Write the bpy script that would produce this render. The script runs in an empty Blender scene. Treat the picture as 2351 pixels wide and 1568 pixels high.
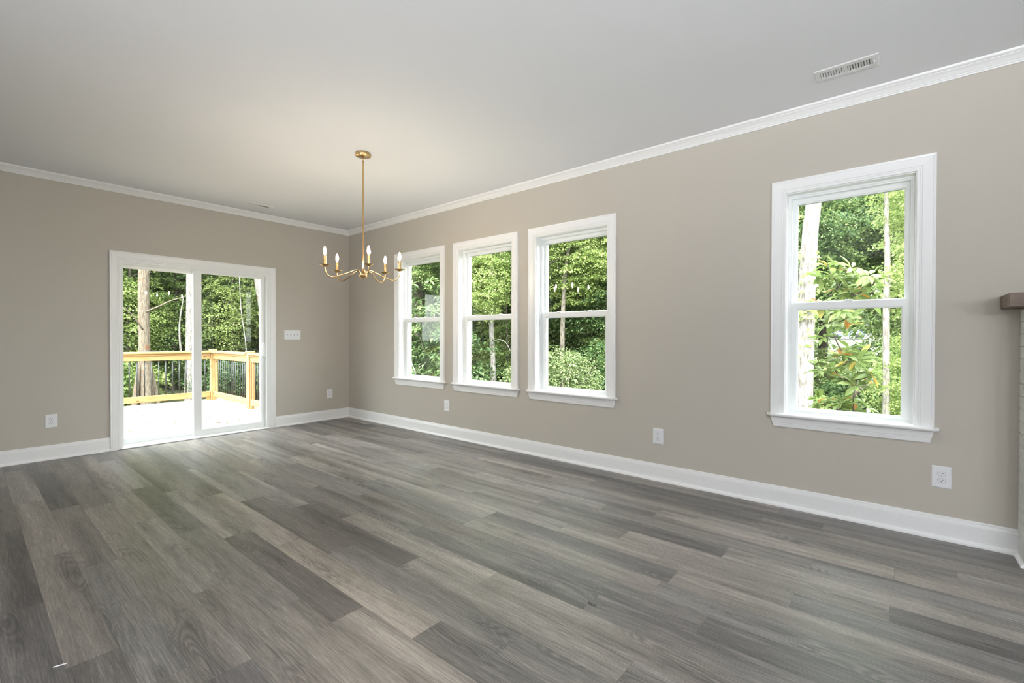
import bpy, math, random
import numpy as np
from mathutils import Matrix, Vector
PI = math.pi
scene = bpy.context.scene
COL = scene.collection
rnd = random.Random(7)

# ------------------------------------------------------------------ camera
cd = bpy.data.cameras.new('camera')
cam = bpy.data.objects.new('camera', cd)
COL.objects.link(cam)
cd.sensor_width = 36.0
cd.sensor_fit = 'HORIZONTAL'
cd.lens = 1054.58 / 2351 * 36.0
cd.clip_start = 0.05
cd.clip_end = 500
FW = Vector((-0.64009592, 0.76824508, -0.0087582))
RT = Vector((0.76826089, 0.64013333, 0.00212649))
UP = Vector((-0.00724008, 0.00536742, 0.99995939))
m = Matrix((RT, UP, -FW)).transposed().to_4x4()
m.translation = Vector((6.17966786, -3.66337866, 1.172718))
cam.matrix_world = m
scene.camera = cam

# ------------------------------------------------------------------ view
scene.view_settings.view_transform = 'Standard'
scene.view_settings.look = 'None'
scene.view_settings.gamma = 1.0
scene.view_settings.use_curve_mapping = False
scene.view_settings.exposure = 0.2
scene.cycles.use_denoising = True
scene.cycles.max_bounces = 10
scene.cycles.diffuse_bounces = 5
scene.cycles.glossy_bounces = 4
scene.cycles.transparent_max_bounces = 16
scene.cycles.sample_clamp_indirect = 6.0
scene.cycles.caustics_reflective = False
scene.cycles.caustics_refractive = False

# ------------------------------------------------------------------ sky
world = bpy.data.worlds.new('overcast_sky')
scene.world = world
world.use_nodes = True
wn = world.node_tree
wn.nodes.clear()
wo = wn.nodes.new('ShaderNodeOutputWorld')
wb = wn.nodes.new('ShaderNodeBackground')
wt = wn.nodes.new('ShaderNodeTexCoord')
wx = wn.nodes.new('ShaderNodeSeparateXYZ')
wr = wn.nodes.new('ShaderNodeValToRGB')
wr.color_ramp.elements[0].position = 0.0
wr.color_ramp.elements[0].color = (0.50, 0.52, 0.53, 1)
wr.color_ramp.elements[1].position = 0.9
wr.color_ramp.elements[1].color = (0.93, 0.97, 1.0, 1)
wn.links.new(wt.outputs['Generated'], wx.inputs[0])
wn.links.new(wx.outputs[2], wr.inputs[0])
wn.links.new(wr.outputs[0], wb.inputs[0])
SKY = 13.0   # overcast sky, brighter overhead than at the horizon
wb.inputs[1].default_value = SKY
wn.links.new(wb.outputs[0], wo.inputs[0])

# soft sun through thin cloud, from above and behind the house
sd = bpy.data.lights.new('sun', 'SUN')
sd.energy = 7.0
sd.angle = math.radians(28)
sd.color = (1.0, 0.96, 0.88)
sun = bpy.data.objects.new('sun', sd)
COL.objects.link(sun)
sun.rotation_euler = Vector((0.30, -0.62, 0.80)).to_track_quat('Z', 'Y').to_euler()

# lamp levels
BULB = 500.0
CAN = 70.0
FILL_GLOBE = 105.0
FILL_UPLIGHT = 900.0

# ------------------------------------------------------------------ materials
def newmat(name):
    mt = bpy.data.materials.new(name)
    mt.use_nodes = True
    nt = mt.node_tree
    nt.nodes.clear()
    out = nt.nodes.new('ShaderNodeOutputMaterial')
    return mt, nt, out

def N(nt, t, **kw):
    n = nt.nodes.new(t)
    for k, v in kw.items():
        setattr(n, k, v)
    return n

def L(nt, a, b):
    nt.links.new(a, b)

def principled(name, col, rough=0.5, metal=0.0, spec=0.5, bump=None, var=None, coat=0.0):
    """bump=(scale, strength), var=(scale, amount, stretch)"""
    mt, nt, out = newmat(name)
    b = N(nt, 'ShaderNodeBsdfPrincipled')
    b.inputs['Base Color'].default_value = (*col, 1)
    b.inputs['Roughness'].default_value = rough
    b.inputs['Metallic'].default_value = metal
    b.inputs['Specular IOR Level'].default_value = spec
    b.inputs['Coat Weight'].default_value = coat
    L(nt, b.outputs[0], out.inputs[0])
    tc = N(nt, 'ShaderNodeTexCoord')
    if var:
        mp = N(nt, 'ShaderNodeMapping')
        mp.inputs['Scale'].default_value = var[2]
        L(nt, tc.outputs['Object'], mp.inputs[0])
        nz = N(nt, 'ShaderNodeTexNoise')
        nz.inputs['Scale'].default_value = var[0]
        nz.inputs['Detail'].default_value = 5
        L(nt, mp.outputs[0], nz.inputs['Vector'])
        rp = N(nt, 'ShaderNodeValToRGB')
        a = var[1]
        rp.color_ramp.elements[0].position = 0.3
        rp.color_ramp.elements[1].position = 0.7
        rp.color_ramp.elements[0].color = (*[c * (1 - a) for c in col], 1)
        rp.color_ramp.elements[1].color = (*[min(1, c * (1 + a)) for c in col], 1)
        L(nt, nz.outputs[0], rp.inputs[0])
        L(nt, rp.outputs[0], b.inputs['Base Color'])
    if bump:
        nz = N(nt, 'ShaderNodeTexNoise')
        nz.inputs['Scale'].default_value = bump[0]
        nz.inputs['Detail'].default_value = 3
        L(nt, tc.outputs['Object'], nz.inputs['Vector'])
        bp = N(nt, 'ShaderNodeBump')
        bp.inputs['Strength'].default_value = bump[1]
        bp.inputs['Distance'].default_value = 0.002
        L(nt, nz.outputs[0], bp.inputs['Height'])
        L(nt, bp.outputs[0], b.inputs['Normal'])
    return mt

def emission(name, col, s):
    mt, nt, out = newmat(name)
    e = N(nt, 'ShaderNodeEmission')
    e.inputs[0].default_value = (*col, 1)
    e.inputs[1].default_value = s
    L(nt, e.outputs[0], out.inputs[0])
    return mt

def glass_mat(name, tint=(1, 1, 1), ior=1.5):
    mt, nt, out = newmat(name)
    tr = N(nt, 'ShaderNodeBsdfTransparent')
    tr.inputs[0].default_value = (*tint, 1)
    gl = N(nt, 'ShaderNodeBsdfGlossy')
    gl.inputs['Roughness'].default_value = 0.0
    fr = N(nt, 'ShaderNodeFresnel')
    fr.inputs[0].default_value = ior
    mx = N(nt, 'ShaderNodeMixShader')
    gm = N(nt, 'ShaderNodeNewGeometry')
    inv = N(nt, 'ShaderNodeMath', operation='SUBTRACT')
    inv.inputs[0].default_value = 1.0
    L(nt, gm.outputs['Backfacing'], inv.inputs[1])
    ml = N(nt, 'ShaderNodeMath', operation='MULTIPLY')
    L(nt, fr.outputs[0], ml.inputs[0])
    L(nt, inv.outputs[0], ml.inputs[1])
    L(nt, ml.outputs[0], mx.inputs[0])
    L(nt, tr.outputs[0], mx.inputs[1])
    L(nt, gl.outputs[0], mx.inputs[2])
    L(nt, mx.outputs[0], out.inputs[0])
    return mt

def wood_mat(name, dark, light, rough=0.6, axis=0, knots=True, scale=1.0):
    mt, nt, out = newmat(name)
    b = N(nt, 'ShaderNodeBsdfPrincipled')
    b.inputs['Roughness'].default_value = rough
    tc = N(nt, 'ShaderNodeTexCoord')
    mp = N(nt, 'ShaderNodeMapping')
    s = [14 * scale] * 3
    s[axis] = 1.1 * scale
    mp.inputs['Scale'].default_value = s
    L(nt, tc.outputs['Object'], mp.inputs[0])
    nz = N(nt, 'ShaderNodeTexNoise')
    nz.inputs['Scale'].default_value = 2.0
    nz.inputs['Detail'].default_value = 6
    nz.inputs['Distortion'].default_value = 0.6
    L(nt, mp.outputs[0], nz.inputs['Vector'])
    rp = N(nt, 'ShaderNodeValToRGB')
    rp.color_ramp.elements[0].position = 0.3
    rp.color_ramp.elements[0].color = (*dark, 1)
    rp.color_ramp.elements[1].position = 0.62
    rp.color_ramp.elements[1].color = (*light, 1)
    L(nt, nz.outputs[0], rp.inputs[0])
    last = rp.outputs[0]
    if knots:
        mp2 = N(nt, 'ShaderNodeMapping')
        s2 = [9.0] * 3
        s2[axis] = 4.0
        mp2.inputs['Scale'].default_value = s2
        L(nt, tc.outputs['Object'], mp2.inputs[0])
        vo = N(nt, 'ShaderNodeTexVoronoi')
        vo.inputs['Scale'].default_value = 0.9
        L(nt, mp2.outputs[0], vo.inputs['Vector'])
        kr = N(nt, 'ShaderNodeValToRGB')
        kr.color_ramp.elements[0].position = 0.07
        kr.color_ramp.elements[0].color = (0.28, 0.12, 0.04, 1)
        kr.color_ramp.elements[1].position = 0.12
        kr.color_ramp.elements[1].color = (1, 1, 1, 1)
        L(nt, vo.outputs['Distance'], kr.inputs[0])
        mx = N(nt, 'ShaderNodeMix', data_type='RGBA', blend_type='MULTIPLY')
        mx.inputs[0].default_value = 1.0
        L(nt, last, mx.inputs[6])
        L(nt, kr.outputs[0], mx.inputs[7])
        last = mx.outputs[2]
    L(nt, last, b.inputs['Base Color'])
    L(nt, b.outputs[0], out.inputs[0])
    return mt

def bark_mat(name, c0, c1, c2=None, amt=0.5):
    mt, nt, out = newmat(name)
    b = N(nt, 'ShaderNodeBsdfPrincipled')
    b.inputs['Roughness'].default_value = 0.9
    tc = N(nt, 'ShaderNodeTexCoord')
    mp = N(nt, 'ShaderNodeMapping')
    mp.inputs['Scale'].default_value = (16, 16, 3.2)
    L(nt, tc.outputs['Object'], mp.inputs[0])
    nz = N(nt, 'ShaderNodeTexNoise')
    nz.inputs['Scale'].default_value = 2.4
    nz.inputs['Detail'].default_value = 7
    L(nt, mp.outputs[0], nz.inputs['Vector'])
    rp = N(nt, 'ShaderNodeValToRGB')
    rp.color_ramp.elements[0].position = 0.38
    rp.color_ramp.elements[0].color = (*c0, 1)
    rp.color_ramp.elements[1].position = 0.56
    rp.color_ramp.elements[1].color = (*c1, 1)
    L(nt, nz.outputs[0], rp.inputs[0])
    last = rp.outputs[0]
    if c2:
        n2 = N(nt, 'ShaderNodeTexNoise')
        n2.inputs['Scale'].default_value = 5.0
        n2.inputs['Detail'].default_value = 6
        L(nt, tc.outputs['Object'], n2.inputs['Vector'])
        r2 = N(nt, 'ShaderNodeValToRGB')
        r2.color_ramp.elements[0].position = amt
        r2.color_ramp.elements[0].color = (0, 0, 0, 1)
        r2.color_ramp.elements[1].position = amt + 0.08
        r2.color_ramp.elements[1].color = (1, 1, 1, 1)
        L(nt, n2.outputs[0], r2.inputs[0])
        mx = N(nt, 'ShaderNodeMix', data_type='RGBA')
        L(nt, r2.outputs[0], mx.inputs[0])
        L(nt, last, mx.inputs[6])
        mx.inputs[7].default_value = (*c2, 1)
        last = mx.outputs[2]
    L(nt, last, b.inputs['Base Color'])
    bp = N(nt, 'ShaderNodeBump')
    bp.inputs['Strength'].default_value = 0.8
    bp.inputs['Distance'].default_value = 0.02
    L(nt, nz.outputs[0], bp.inputs['Height'])
    L(nt, bp.outputs[0], b.inputs['Normal'])
    L(nt, b.outputs[0], out.inputs[0])
    return mt

def leaf_mat(name, cols, trans=0.45, rough=0.45):
    """cols: list of (pos, rgb), one random pick per leaf and a per-plant shift"""
    mt, nt, out = newmat(name)
    geo = N(nt, 'ShaderNodeNewGeometry')
    oi = N(nt, 'ShaderNodeObjectInfo')
    ad = N(nt, 'ShaderNodeMath', operation='MULTIPLY_ADD')
    L(nt, oi.outputs['Random'], ad.inputs[0])
    ad.inputs[1].default_value = 0.24
    ad.inputs[2].default_value = -0.12
    a2 = N(nt, 'ShaderNodeMath', operation='ADD')
    L(nt, geo.outputs['Random Per Island'], a2.inputs[0])
    L(nt, ad.outputs[0], a2.inputs[1])
    rp = N(nt, 'ShaderNodeValToRGB')
    el = rp.color_ramp.elements
    el[0].position, el[0].color = cols[0][0], (*cols[0][1], 1)
    el[1].position, el[1].color = cols[-1][0], (*cols[-1][1], 1)
    for pz, c in cols[1:-1]:
        e = el.new(pz)
        e.color = (*c, 1)
    L(nt, a2.outputs[0], rp.inputs[0])
    pb = N(nt, 'ShaderNodeBsdfPrincipled')
    pb.inputs['Roughness'].default_value = rough
    pb.inputs['Specular IOR Level'].default_value = 0.35
    tl = N(nt, 'ShaderNodeBsdfTranslucent')
    L(nt, rp.outputs[0], pb.inputs['Base Color'])
    L(nt, rp.outputs[0], tl.inputs[0])
    mx = N(nt, 'ShaderNodeMixShader')
    mx.inputs[0].default_value = trans
    L(nt, pb.outputs[0], mx.inputs[1])
    L(nt, tl.outputs[0], mx.inputs[2])
    L(nt, mx.outputs[0], out.inputs[0])
    return mt

def floor_mat():
    mt, nt, out = newmat('grey_vinyl_plank')
    b = N(nt, 'ShaderNodeBsdfPrincipled')
    at = N(nt, 'ShaderNodeAttribute', attribute_name='tone')
    uv = N(nt, 'ShaderNodeUVMap', uv_map='UVMap')     # u metres along, v metres across + plank offset
    # long streaks
    def noise(sc, dx, dy, detail, dist=0.0):
        mp = N(nt, 'ShaderNodeMapping')
        mp.inputs['Scale'].default_value = (dx, dy, 1)
        L(nt, uv.outputs[0], mp.inputs[0])
        nz = N(nt, 'ShaderNodeTexNoise')
        nz.inputs['Scale'].default_value = sc
        nz.inputs['Detail'].default_value = detail
        nz.inputs['Distortion'].default_value = dist
        L(nt, mp.outputs[0], nz.inputs['Vector'])
        return nz.outputs[0]
    broad = noise(1.0, 0.45, 11.0, 2, 0.3)
    edge = noise(1.0, 0.25, 5.0, 1, 0.0)
    grain = noise(1.0, 7.0, 150.0, 4, 0.4)
    fine = noise(1.0, 34.0, 520.0, 2)
    # cathedral figure: warped stretched rings
    mpw = N(nt, 'ShaderNodeMapping')
    mpw.inputs['Scale'].default_value = (1.15, 9.0, 1)
    L(nt, uv.outputs[0], mpw.inputs[0])
    wn_ = N(nt, 'ShaderNodeTexNoise')
    wn_.inputs['Scale'].default_value = 1.0
    wn_.inputs['Detail'].default_value = 1.0
    wn_.inputs['Distortion'].default_value = 0.5
    L(nt, mpw.outputs[0], wn_.inputs['Vector'])
    mul = N(nt, 'ShaderNodeMath', operation='MULTIPLY')
    L(nt, wn_.outputs[0], mul.inputs[0])
    mul.inputs[1].default_value = 150.0
    sn = N(nt, 'ShaderNodeMath', operation='SINE')
    L(nt, mul.outputs[0], sn.inputs[0])
    # the figure only shows in the darker hearts of a board
    hr = N(nt, 'ShaderNodeMapRange')
    L(nt, wn_.outputs[0], hr.inputs[0])
    hr.inputs[1].default_value = 0.50; hr.inputs[2].default_value = 0.64
    hr.inputs[3].default_value = 0.0; hr.inputs[4].default_value = 1.0
    fig = N(nt, 'ShaderNodeMath', operation='MULTIPLY')
    L(nt, sn.outputs[0], fig.inputs[0]); L(nt, hr.outputs[0], fig.inputs[1])
    # knots
    mpk = N(nt, 'ShaderNodeMapping')
    mpk.inputs['Scale'].default_value = (1.7, 5.0, 1)
    L(nt, uv.outputs[0], mpk.inputs[0])
    vk = N(nt, 'ShaderNodeTexVoronoi')
    vk.inputs['Scale'].default_value = 1.0
    L(nt, mpk.outputs[0], vk.inputs['Vector'])
    kr = N(nt, 'ShaderNodeMapRange')
    L(nt, vk.outputs['Distance'], kr.inputs[0])
    kr.inputs[1].default_value = 0.02; kr.inputs[2].default_value = 0.16
    kr.inputs[3].default_value = 1.0; kr.inputs[4].default_value = 0.0
    vw = N(nt, 'ShaderNodeMath', operation='SINE')
    vm = N(nt, 'ShaderNodeMath', operation='MULTIPLY')
    L(nt, vk.outputs['Distance'], vm.inputs[0]); vm.inputs[1].default_value = 170.0
    L(nt, vm.outputs[0], vw.inputs[0])
    kring = N(nt, 'ShaderNodeMath', operation='MULTIPLY')
    L(nt, vw.outputs[0], kring.inputs[0]); L(nt, kr.outputs[0], kring.inputs[1])
    def madd(a, k, c):
        n = N(nt, 'ShaderNodeMath', operation='MULTIPLY_ADD')
        L(nt, a, n.inputs[0])
        n.inputs[1].default_value = k
        if isinstance(c, (int, float)):
            n.inputs[2].default_value = c
        else:
            L(nt, c, n.inputs[2])
        return n.outputs[0]
    t = madd(broad, 0.78, -0.395 - 0.35 - 0.30 - 0.475 - 0.245)
    t = madd(edge, 0.60, t)
    t = madd(grain, 0.95, t)
    t = madd(fine, 0.55, t)
    t = madd(fig.outputs[0], 0.12, t)
    t = madd(hr.outputs[0], -0.16, t)
    t = madd(kr.outputs[0], -0.20, t)
    t = madd(kring.outputs[0], 0.09, t)
    sep = N(nt, 'ShaderNodeSeparateColor')
    L(nt, at.outputs['Color'], sep.inputs[0])
    t = madd(sep.outputs[0], 0.85, t)
    t = madd(t, 1.0, 0.475)
    rp = N(nt, 'ShaderNodeValToRGB')
    e = rp.color_ramp.elements
    e[0].position, e[0].color = 0.0, (0.050, 0.048, 0.047, 1)
    e[1].position, e[1].color = 1.0, (0.40, 0.385, 0.36, 1)
    x = e.new(0.35); x.color = (0.125, 0.121, 0.116, 1)
    x = e.new(0.62); x.color = (0.215, 0.207, 0.195, 1)
    L(nt, t, rp.inputs[0])
    tint = N(nt, 'ShaderNodeMix', data_type='RGBA')
    L(nt, sep.outputs[1], tint.inputs[0])
    tint.inputs[6].default_value = (1.0, 0.975, 1.0, 1)
    tint.inputs[7].default_value = (1.09, 0.98, 0.90, 1)
    mm = N(nt, 'ShaderNodeMix', data_type='RGBA', blend_type='MULTIPLY')
    mm.inputs[0].default_value = 1.0
    L(nt, rp.outputs[0], mm.inputs[6])
    L(nt, tint.outputs[2], mm.inputs[7])
    L(nt, mm.outputs[2], b.inputs['Base Color'])
    rr = madd(grain, 0.16, 0.32)
    L(nt, rr, b.inputs['Roughness'])
    bp = N(nt, 'ShaderNodeBump')
    bp.inputs['Strength'].default_value = 0.25
    bp.inputs['Distance'].default_value = 0.001
    L(nt, grain, bp.inputs['Height'])
    L(nt, bp.outputs[0], b.inputs['Normal'])
    b.inputs['Specular IOR Level'].default_value = 0.65
    L(nt, b.outputs[0], out.inputs[0])
    return mt

def brick_mat():
    mt, nt, out = newmat('white_painted_brick')
    b = N(nt, 'ShaderNodeBsdfPrincipled')
    b.inputs['Roughness'].default_value = 0.55
    b.inputs['Base Color'].default_value = (0.62, 0.63, 0.61, 1)
    tc = N(nt, 'ShaderNodeTexCoord')
    nz = N(nt, 'ShaderNodeTexNoise')
    nz.inputs['Scale'].default_value = 60
    L(nt, tc.outputs['Object'], nz.inputs['Vector'])
    bp = N(nt, 'ShaderNodeBump')
    bp.inputs['Strength'].default_value = 0.4
    bp.inputs['Distance'].default_value = 0.003
    L(nt, nz.outputs[0], bp.inputs['Height'])
    L(nt, bp.outputs[0], b.inputs['Normal'])
    L(nt, b.outputs[0], out.inputs[0])
    return mt

M = {}
M['wall'] = principled('greige_wall_paint', (0.52, 0.485, 0.43), 0.75, spec=0.25, bump=(350, 0.12))
M['wallwhite'] = principled('white_wall_paint', (0.85, 0.85, 0.84), 0.8, spec=0.2)
M['ceiling'] = principled('white_ceiling_paint', (0.835, 0.85, 0.885), 0.85, spec=0.2, bump=(250, 0.12))
M['trim'] = principled('white_semigloss_trim', (0.88, 0.885, 0.89), 0.32, spec=0.5)
M['vinyl'] = principled('white_vinyl_frame', (0.86, 0.88, 0.88), 0.35, spec=0.5)
M['gasket'] = principled('dark_gasket', (0.05, 0.05, 0.05), 0.7)
M['plate'] = principled('white_nylon_plate', (0.82, 0.83, 0.86), 0.35)
M['slot'] = principled('dark_slot', (0.02, 0.015, 0.02), 0.8)
M['brass'] = principled('antique_brass', (0.62, 0.42, 0.20), 0.27, metal=1.0)
M['bulbglow'] = emission('candle_bulb_glow', (1.0, 0.88, 0.73), BULB)
M['bulbglass'] = glass_mat('bulb_glass', (1.0, 0.97, 0.9), 1.45)
M['glass'] = glass_mat('window_glass', (0.985, 1.0, 0.99), 1.5)
M['floor'] = floor_mat()
M['brick'] = brick_mat()
M['mantel'] = wood_mat('dark_stained_mantel_wood', (0.055, 0.036, 0.026), (0.15, 0.105, 0.08), 0.55, axis=0, knots=False, scale=0.8)
M['pine_x'] = wood_mat('fresh_pine_x', (0.25, 0.15, 0.052), (0.35, 0.235, 0.10), 0.6, axis=0)
M['pine_y'] = wood_mat('fresh_pine_y', (0.25, 0.15, 0.052), (0.35, 0.235, 0.10), 0.6, axis=1)
M['pine_z'] = wood_mat('fresh_pine_z', (0.25, 0.15, 0.052), (0.35, 0.235, 0.10), 0.6, axis=2)
M['deck'] = wood_mat('pale_deck_boards', (0.30, 0.22, 0.14), (0.42, 0.355, 0.27), 0.6, axis=1, knots=False)
M['blackmetal'] = principled('black_baluster_metal', (0.03, 0.034, 0.036), 0.4, metal=0.3)
M['vent'] = principled('white_vent_enamel', (0.80, 0.81, 0.82), 0.4)
M['duct'] = principled('dark_duct', (0.06, 0.06, 0.06), 0.9)
M['canlens'] = emission('recessed_light_lens', (0.97, 0.98, 1.0), CAN)
M['globe'] = emission('added_globe_glow', (0.95, 0.98, 1.0), FILL_GLOBE)

# ------------------------------------------------------------------ mesh building
class MB:
    def __init__(s):
        s.v = []; s.f = []; s.sm = []
    def add(s, vs, fs, smooth=False):
        o = len(s.v)
        s.v += [tuple(map(float, p)) for p in vs]
        s.f += [tuple(i + o for i in f) for f in fs]
        s.sm += [smooth] * len(fs)
        return s
    def box(s, x0, x1, y0, y1, z0, z1):
        v = [(x0, y0, z0), (x1, y0, z0), (x1, y1, z0), (x0, y1, z0), (x0, y0, z1), (x1, y0, z1), (x1, y1, z1), (x0, y1, z1)]
        f = [(3, 2, 1, 0), (4, 5, 6, 7), (0, 1, 5, 4), (1, 2, 6, 5), (2, 3, 7, 6), (3, 0, 4, 7)]
        return s.add(v, f)
    def bbox(s, x0, x1, y0, y1, z0, z1, b=0.003):
        """box with chamfered edges"""
        X = (x0, x1); Y = (y0, y1); Z = (z0, z1)
        v = []; idx = {}
        for i in (0, 1):
            for j in (0, 1):
                for k in (0, 1):
                    sx = b if i == 0 else -b; sy = b if j == 0 else -b; sz = b if k == 0 else -b
                    idx[i, j, k, 0] = len(v); v.append((X[i], Y[j] + sy, Z[k] + sz))
                    idx[i, j, k, 1] = len(v); v.append((X[i] + sx, Y[j], Z[k] + sz))
                    idx[i, j, k, 2] = len(v); v.append((X[i] + sx, Y[j] + sy, Z[k]))
        f = []
        q = [(0, 0), (1, 0), (1, 1), (0, 1)]
        for a in (0, 1):
            fx = [idx[a, j, k, 0] for j, k in q]; fy = [idx[j, a, k, 1] for j, k in q]; fz = [idx[j, k, a, 2] for j, k in q]
            f += [fx if a else fx[::-1], fy[::-1] if a else fy, fz if a else fz[::-1]]
        for i in (0, 1):
            for j in (0, 1):
                e = [(idx[i, j, 0, 0], idx[i, j, 1, 0], idx[i, j, 1, 1], idx[i, j, 0, 1]),
                     (idx[i, 0, j, 0], idx[i, 1, j, 0], idx[i, 1, j, 2], idx[i, 0, j, 2]),
                     (idx[0, i, j, 1], idx[1, i, j, 1], idx[1, i, j, 2], idx[0, i, j, 2])]
                f += e
                for k in (0, 1):
                    pass
        for i in (0, 1):
            for j in (0, 1):
                for k in (0, 1):
                    f.append((idx[i, j, k, 0], idx[i, j, k, 1], idx[i, j, k, 2]))
        return s.add(v, [tuple(x) for x in f])
    def sweep(s, rings, closed_ring=True, caps=True, smooth=False, loop=False):
        """rings: list of equally long lists of points"""
        n = len(rings[0]); v = [p for r in rings for p in r]; f = []
        m = len(rings)
        for a in range(m if loop else m - 1):
            b = (a + 1) % m
            for i in range(n if closed_ring else n - 1):
                j = (i + 1) % n
                f.append((a * n + i, a * n + j, b * n + j, b * n + i))
        if caps and not loop:
            f.append(tuple(range(n))[::-1])
            f.append(tuple((m - 1) * n + i for i in range(n)))
        return s.add(v, f, smooth)
    def tube(s, pts, rad, n=12, smooth=True, caps=True):
        pts = [Vector(p) for p in pts]
        if isinstance(rad, (int, float)):
            rad = [rad] * len(pts)
        rings = []
        up = None
        for i, p in enumerate(pts):
            t = (pts[min(i + 1, len(pts) - 1)] - pts[max(i - 1, 0)]).normalized()
            if up is None:
                up = Vector((1, 0, 0)) if abs(t.x) < 0.8 else Vector((0, 1, 0))
            a = t.cross(up).normalized()
            up = a.cross(t).normalized()
            r = rad[i]
            rings.append([p + (a * math.cos(2 * PI * k / n) + up * math.sin(2 * PI * k / n)) * r for k in range(n)])
        return s.sweep(rings, True, caps, smooth)
    def lathe(s, prof, c=(0, 0, 0), n=24, smooth=True):
        """prof: list of (r, z)"""
        rings = [[(c[0] + r * math.cos(2 * PI * k / n), c[1] + r * math.sin(2 * PI * k / n), c[2] + z) for k in range(n)] for r, z in prof]
        return s.sweep(rings, True, True, smooth)

WLOC = {}
def build(name, mb, mat, parent=None, bevel=None):
    me = bpy.data.meshes.new(name)
    off = WLOC.get(parent.name, (0, 0, 0)) if parent else (0, 0, 0)
    v = np.array(mb.v, dtype=float).reshape(-1, 3) - np.array(off)
    me.from_pydata(v.tolist(), [], mb.f)
    me.polygons.foreach_set('use_smooth', mb.sm)
    me.materials.append(mat)
    me.update()
    o = bpy.data.objects.new(name, me)
    COL.objects.link(o)
    if parent:
        o.parent = parent
        WLOC[o.name] = off
    if bevel:
        md = o.modifiers.new('edge', 'BEVEL')
        md.width = bevel; md.segments = 2; md.limit_method = 'ANGLE'
    return o

def empty(name, loc=(0, 0, 0), rz=0.0):
    o = bpy.data.objects.new(name, None)
    o.empty_display_size = 0.1
    COL.objects.link(o)
    o.location = loc
    o.rotation_euler = (0, 0, rz)
    WLOC[o.name] = tuple(loc) if rz == 0 else (0, 0, 0)
    return o

def tag(o, label=None, cat=None, group=None, kind=None):
    if label: o['label'] = label
    if cat: o['category'] = cat
    if group: o['group'] = group
    if kind: o['kind'] = kind
    return o

def copy_tree(o, parent=None):
    c = o.copy(); COL.objects.link(c)
    if parent is not None: c.parent = parent
    for ch in list(o.children):
        copy_tree(ch, c)
    return c

# ------------------------------------------------------------------ room shell
CH = 2.722           # ceiling height
X1 = 12.0            # room runs on behind the camera
Y1 = -8.6
T = 0.17             # wall thickness

def wall_with_holes(name, axis, a0, a1, holes, mat, label):
    """axis 'x': wall face on y=0 growing to +y; 'y': wall face on x=0 growing to -x"""
    mb = MB()
    xs = sorted({a0, a1, *[h[0] for h in holes], *[h[1] for h in holes]})
    zs = sorted({0.0, CH, *[h[2] for h in holes], *[h[3] for h in holes]})
    def hole(a, z):
        return any(h[0] < a < h[1] and h[2] < z < h[3] for h in holes)
    def P(a, d, z):
        return (a, d, z) if axis == 'x' else (-d, a, z)
    def quad(p, q, r, t, flip=False):
        mb.add([p, q, r, t] if not flip else [t, r, q, p], [(0, 1, 2, 3)])
    fl = axis == 'y'
    for i in range(len(xs) - 1):
        for j in range(len(zs) - 1):
            A, B, c, d = xs[i], xs[i + 1], zs[j], zs[j + 1]
            if hole((A + B) / 2, (c + d) / 2):
                continue
            quad(P(A, 0, c), P(B, 0, c), P(B, 0, d), P(A, 0, d), fl)
            quad(P(A, T, c), P(A, T, d), P(B, T, d), P(B, T, c), fl)
    for h in holes:
        A, B, c, d = h
        quad(P(A, 0, c), P(A, 0, d), P(A, T, d), P(A, T, c), fl)
        quad(P(B, 0, c), P(B, T, c), P(B, T, d), P(B, 0, d), fl)
        quad(P(A, 0, d), P(B, 0, d), P(B, T, d), P(A, T, d), fl)
        if c > 0.01:
            quad(P(A, 0, c), P(A, T, c), P(B, T, c), P(B, 0, c), fl)
    # outer rim
    quad(P(a0, 0, CH), P(a1, 0, CH), P(a1, T, CH), P(a0, T, CH), not fl)
    quad(P(a0, 0, 0), P(a0, T, 0), P(a1, T, 0), P(a1, 0, 0), not fl)
    o = build(name, mb, mat)
    return tag(o, label, 'wall', kind='structure')

CW = 0.087           # casing width
WINX = [(1.132, 2.098), (2.248, 3.214), (3.350, 4.311), (5.510, 6.361)]
WTOP, WSTOOL, WAPR = 2.257, 0.650, 0.556
holes = [(a + CW - 0.004, b - CW + 0.004, WSTOOL - 0.03, WTOP - CW + 0.004) for a, b in WINX]
DY0, DY1, DTOP = -2.688, -1.051, 2.057
dh = (DY0 + CW - 0.003, DY1 - CW + 0.003, 0.0, DTOP - CW + 0.003)
wall_with_holes('wall_window_side', 'x', -T, X1, holes, M['wall'], 'long greige wall with the four white windows')
wall_with_holes('wall_door_side', 'y', Y1, 0.0, [dh], M['wall'], 'greige wall around the sliding glass door')
# unseen ends of the open plan room
mb = MB().box(-T, X1, Y1 - T, Y1, 0, CH)
tag(build('wall_rear', mb, M['wallwhite']), 'pale wall behind the camera across the open room', 'wall', kind='structure')
mb = MB().box(X1, X1 + T, Y1 - T, T, 0, CH)
tag(build('wall_right', mb, M['wallwhite']), 'pale end wall beyond the fireplace', 'wall', kind='structure')
mb = MB().box(-T, X1 + T, Y1 - T, T, CH, CH + 0.12)
tag(build('ceiling', mb, M['ceiling']), 'flat white painted ceiling', 'ceiling', kind='structure')

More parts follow.
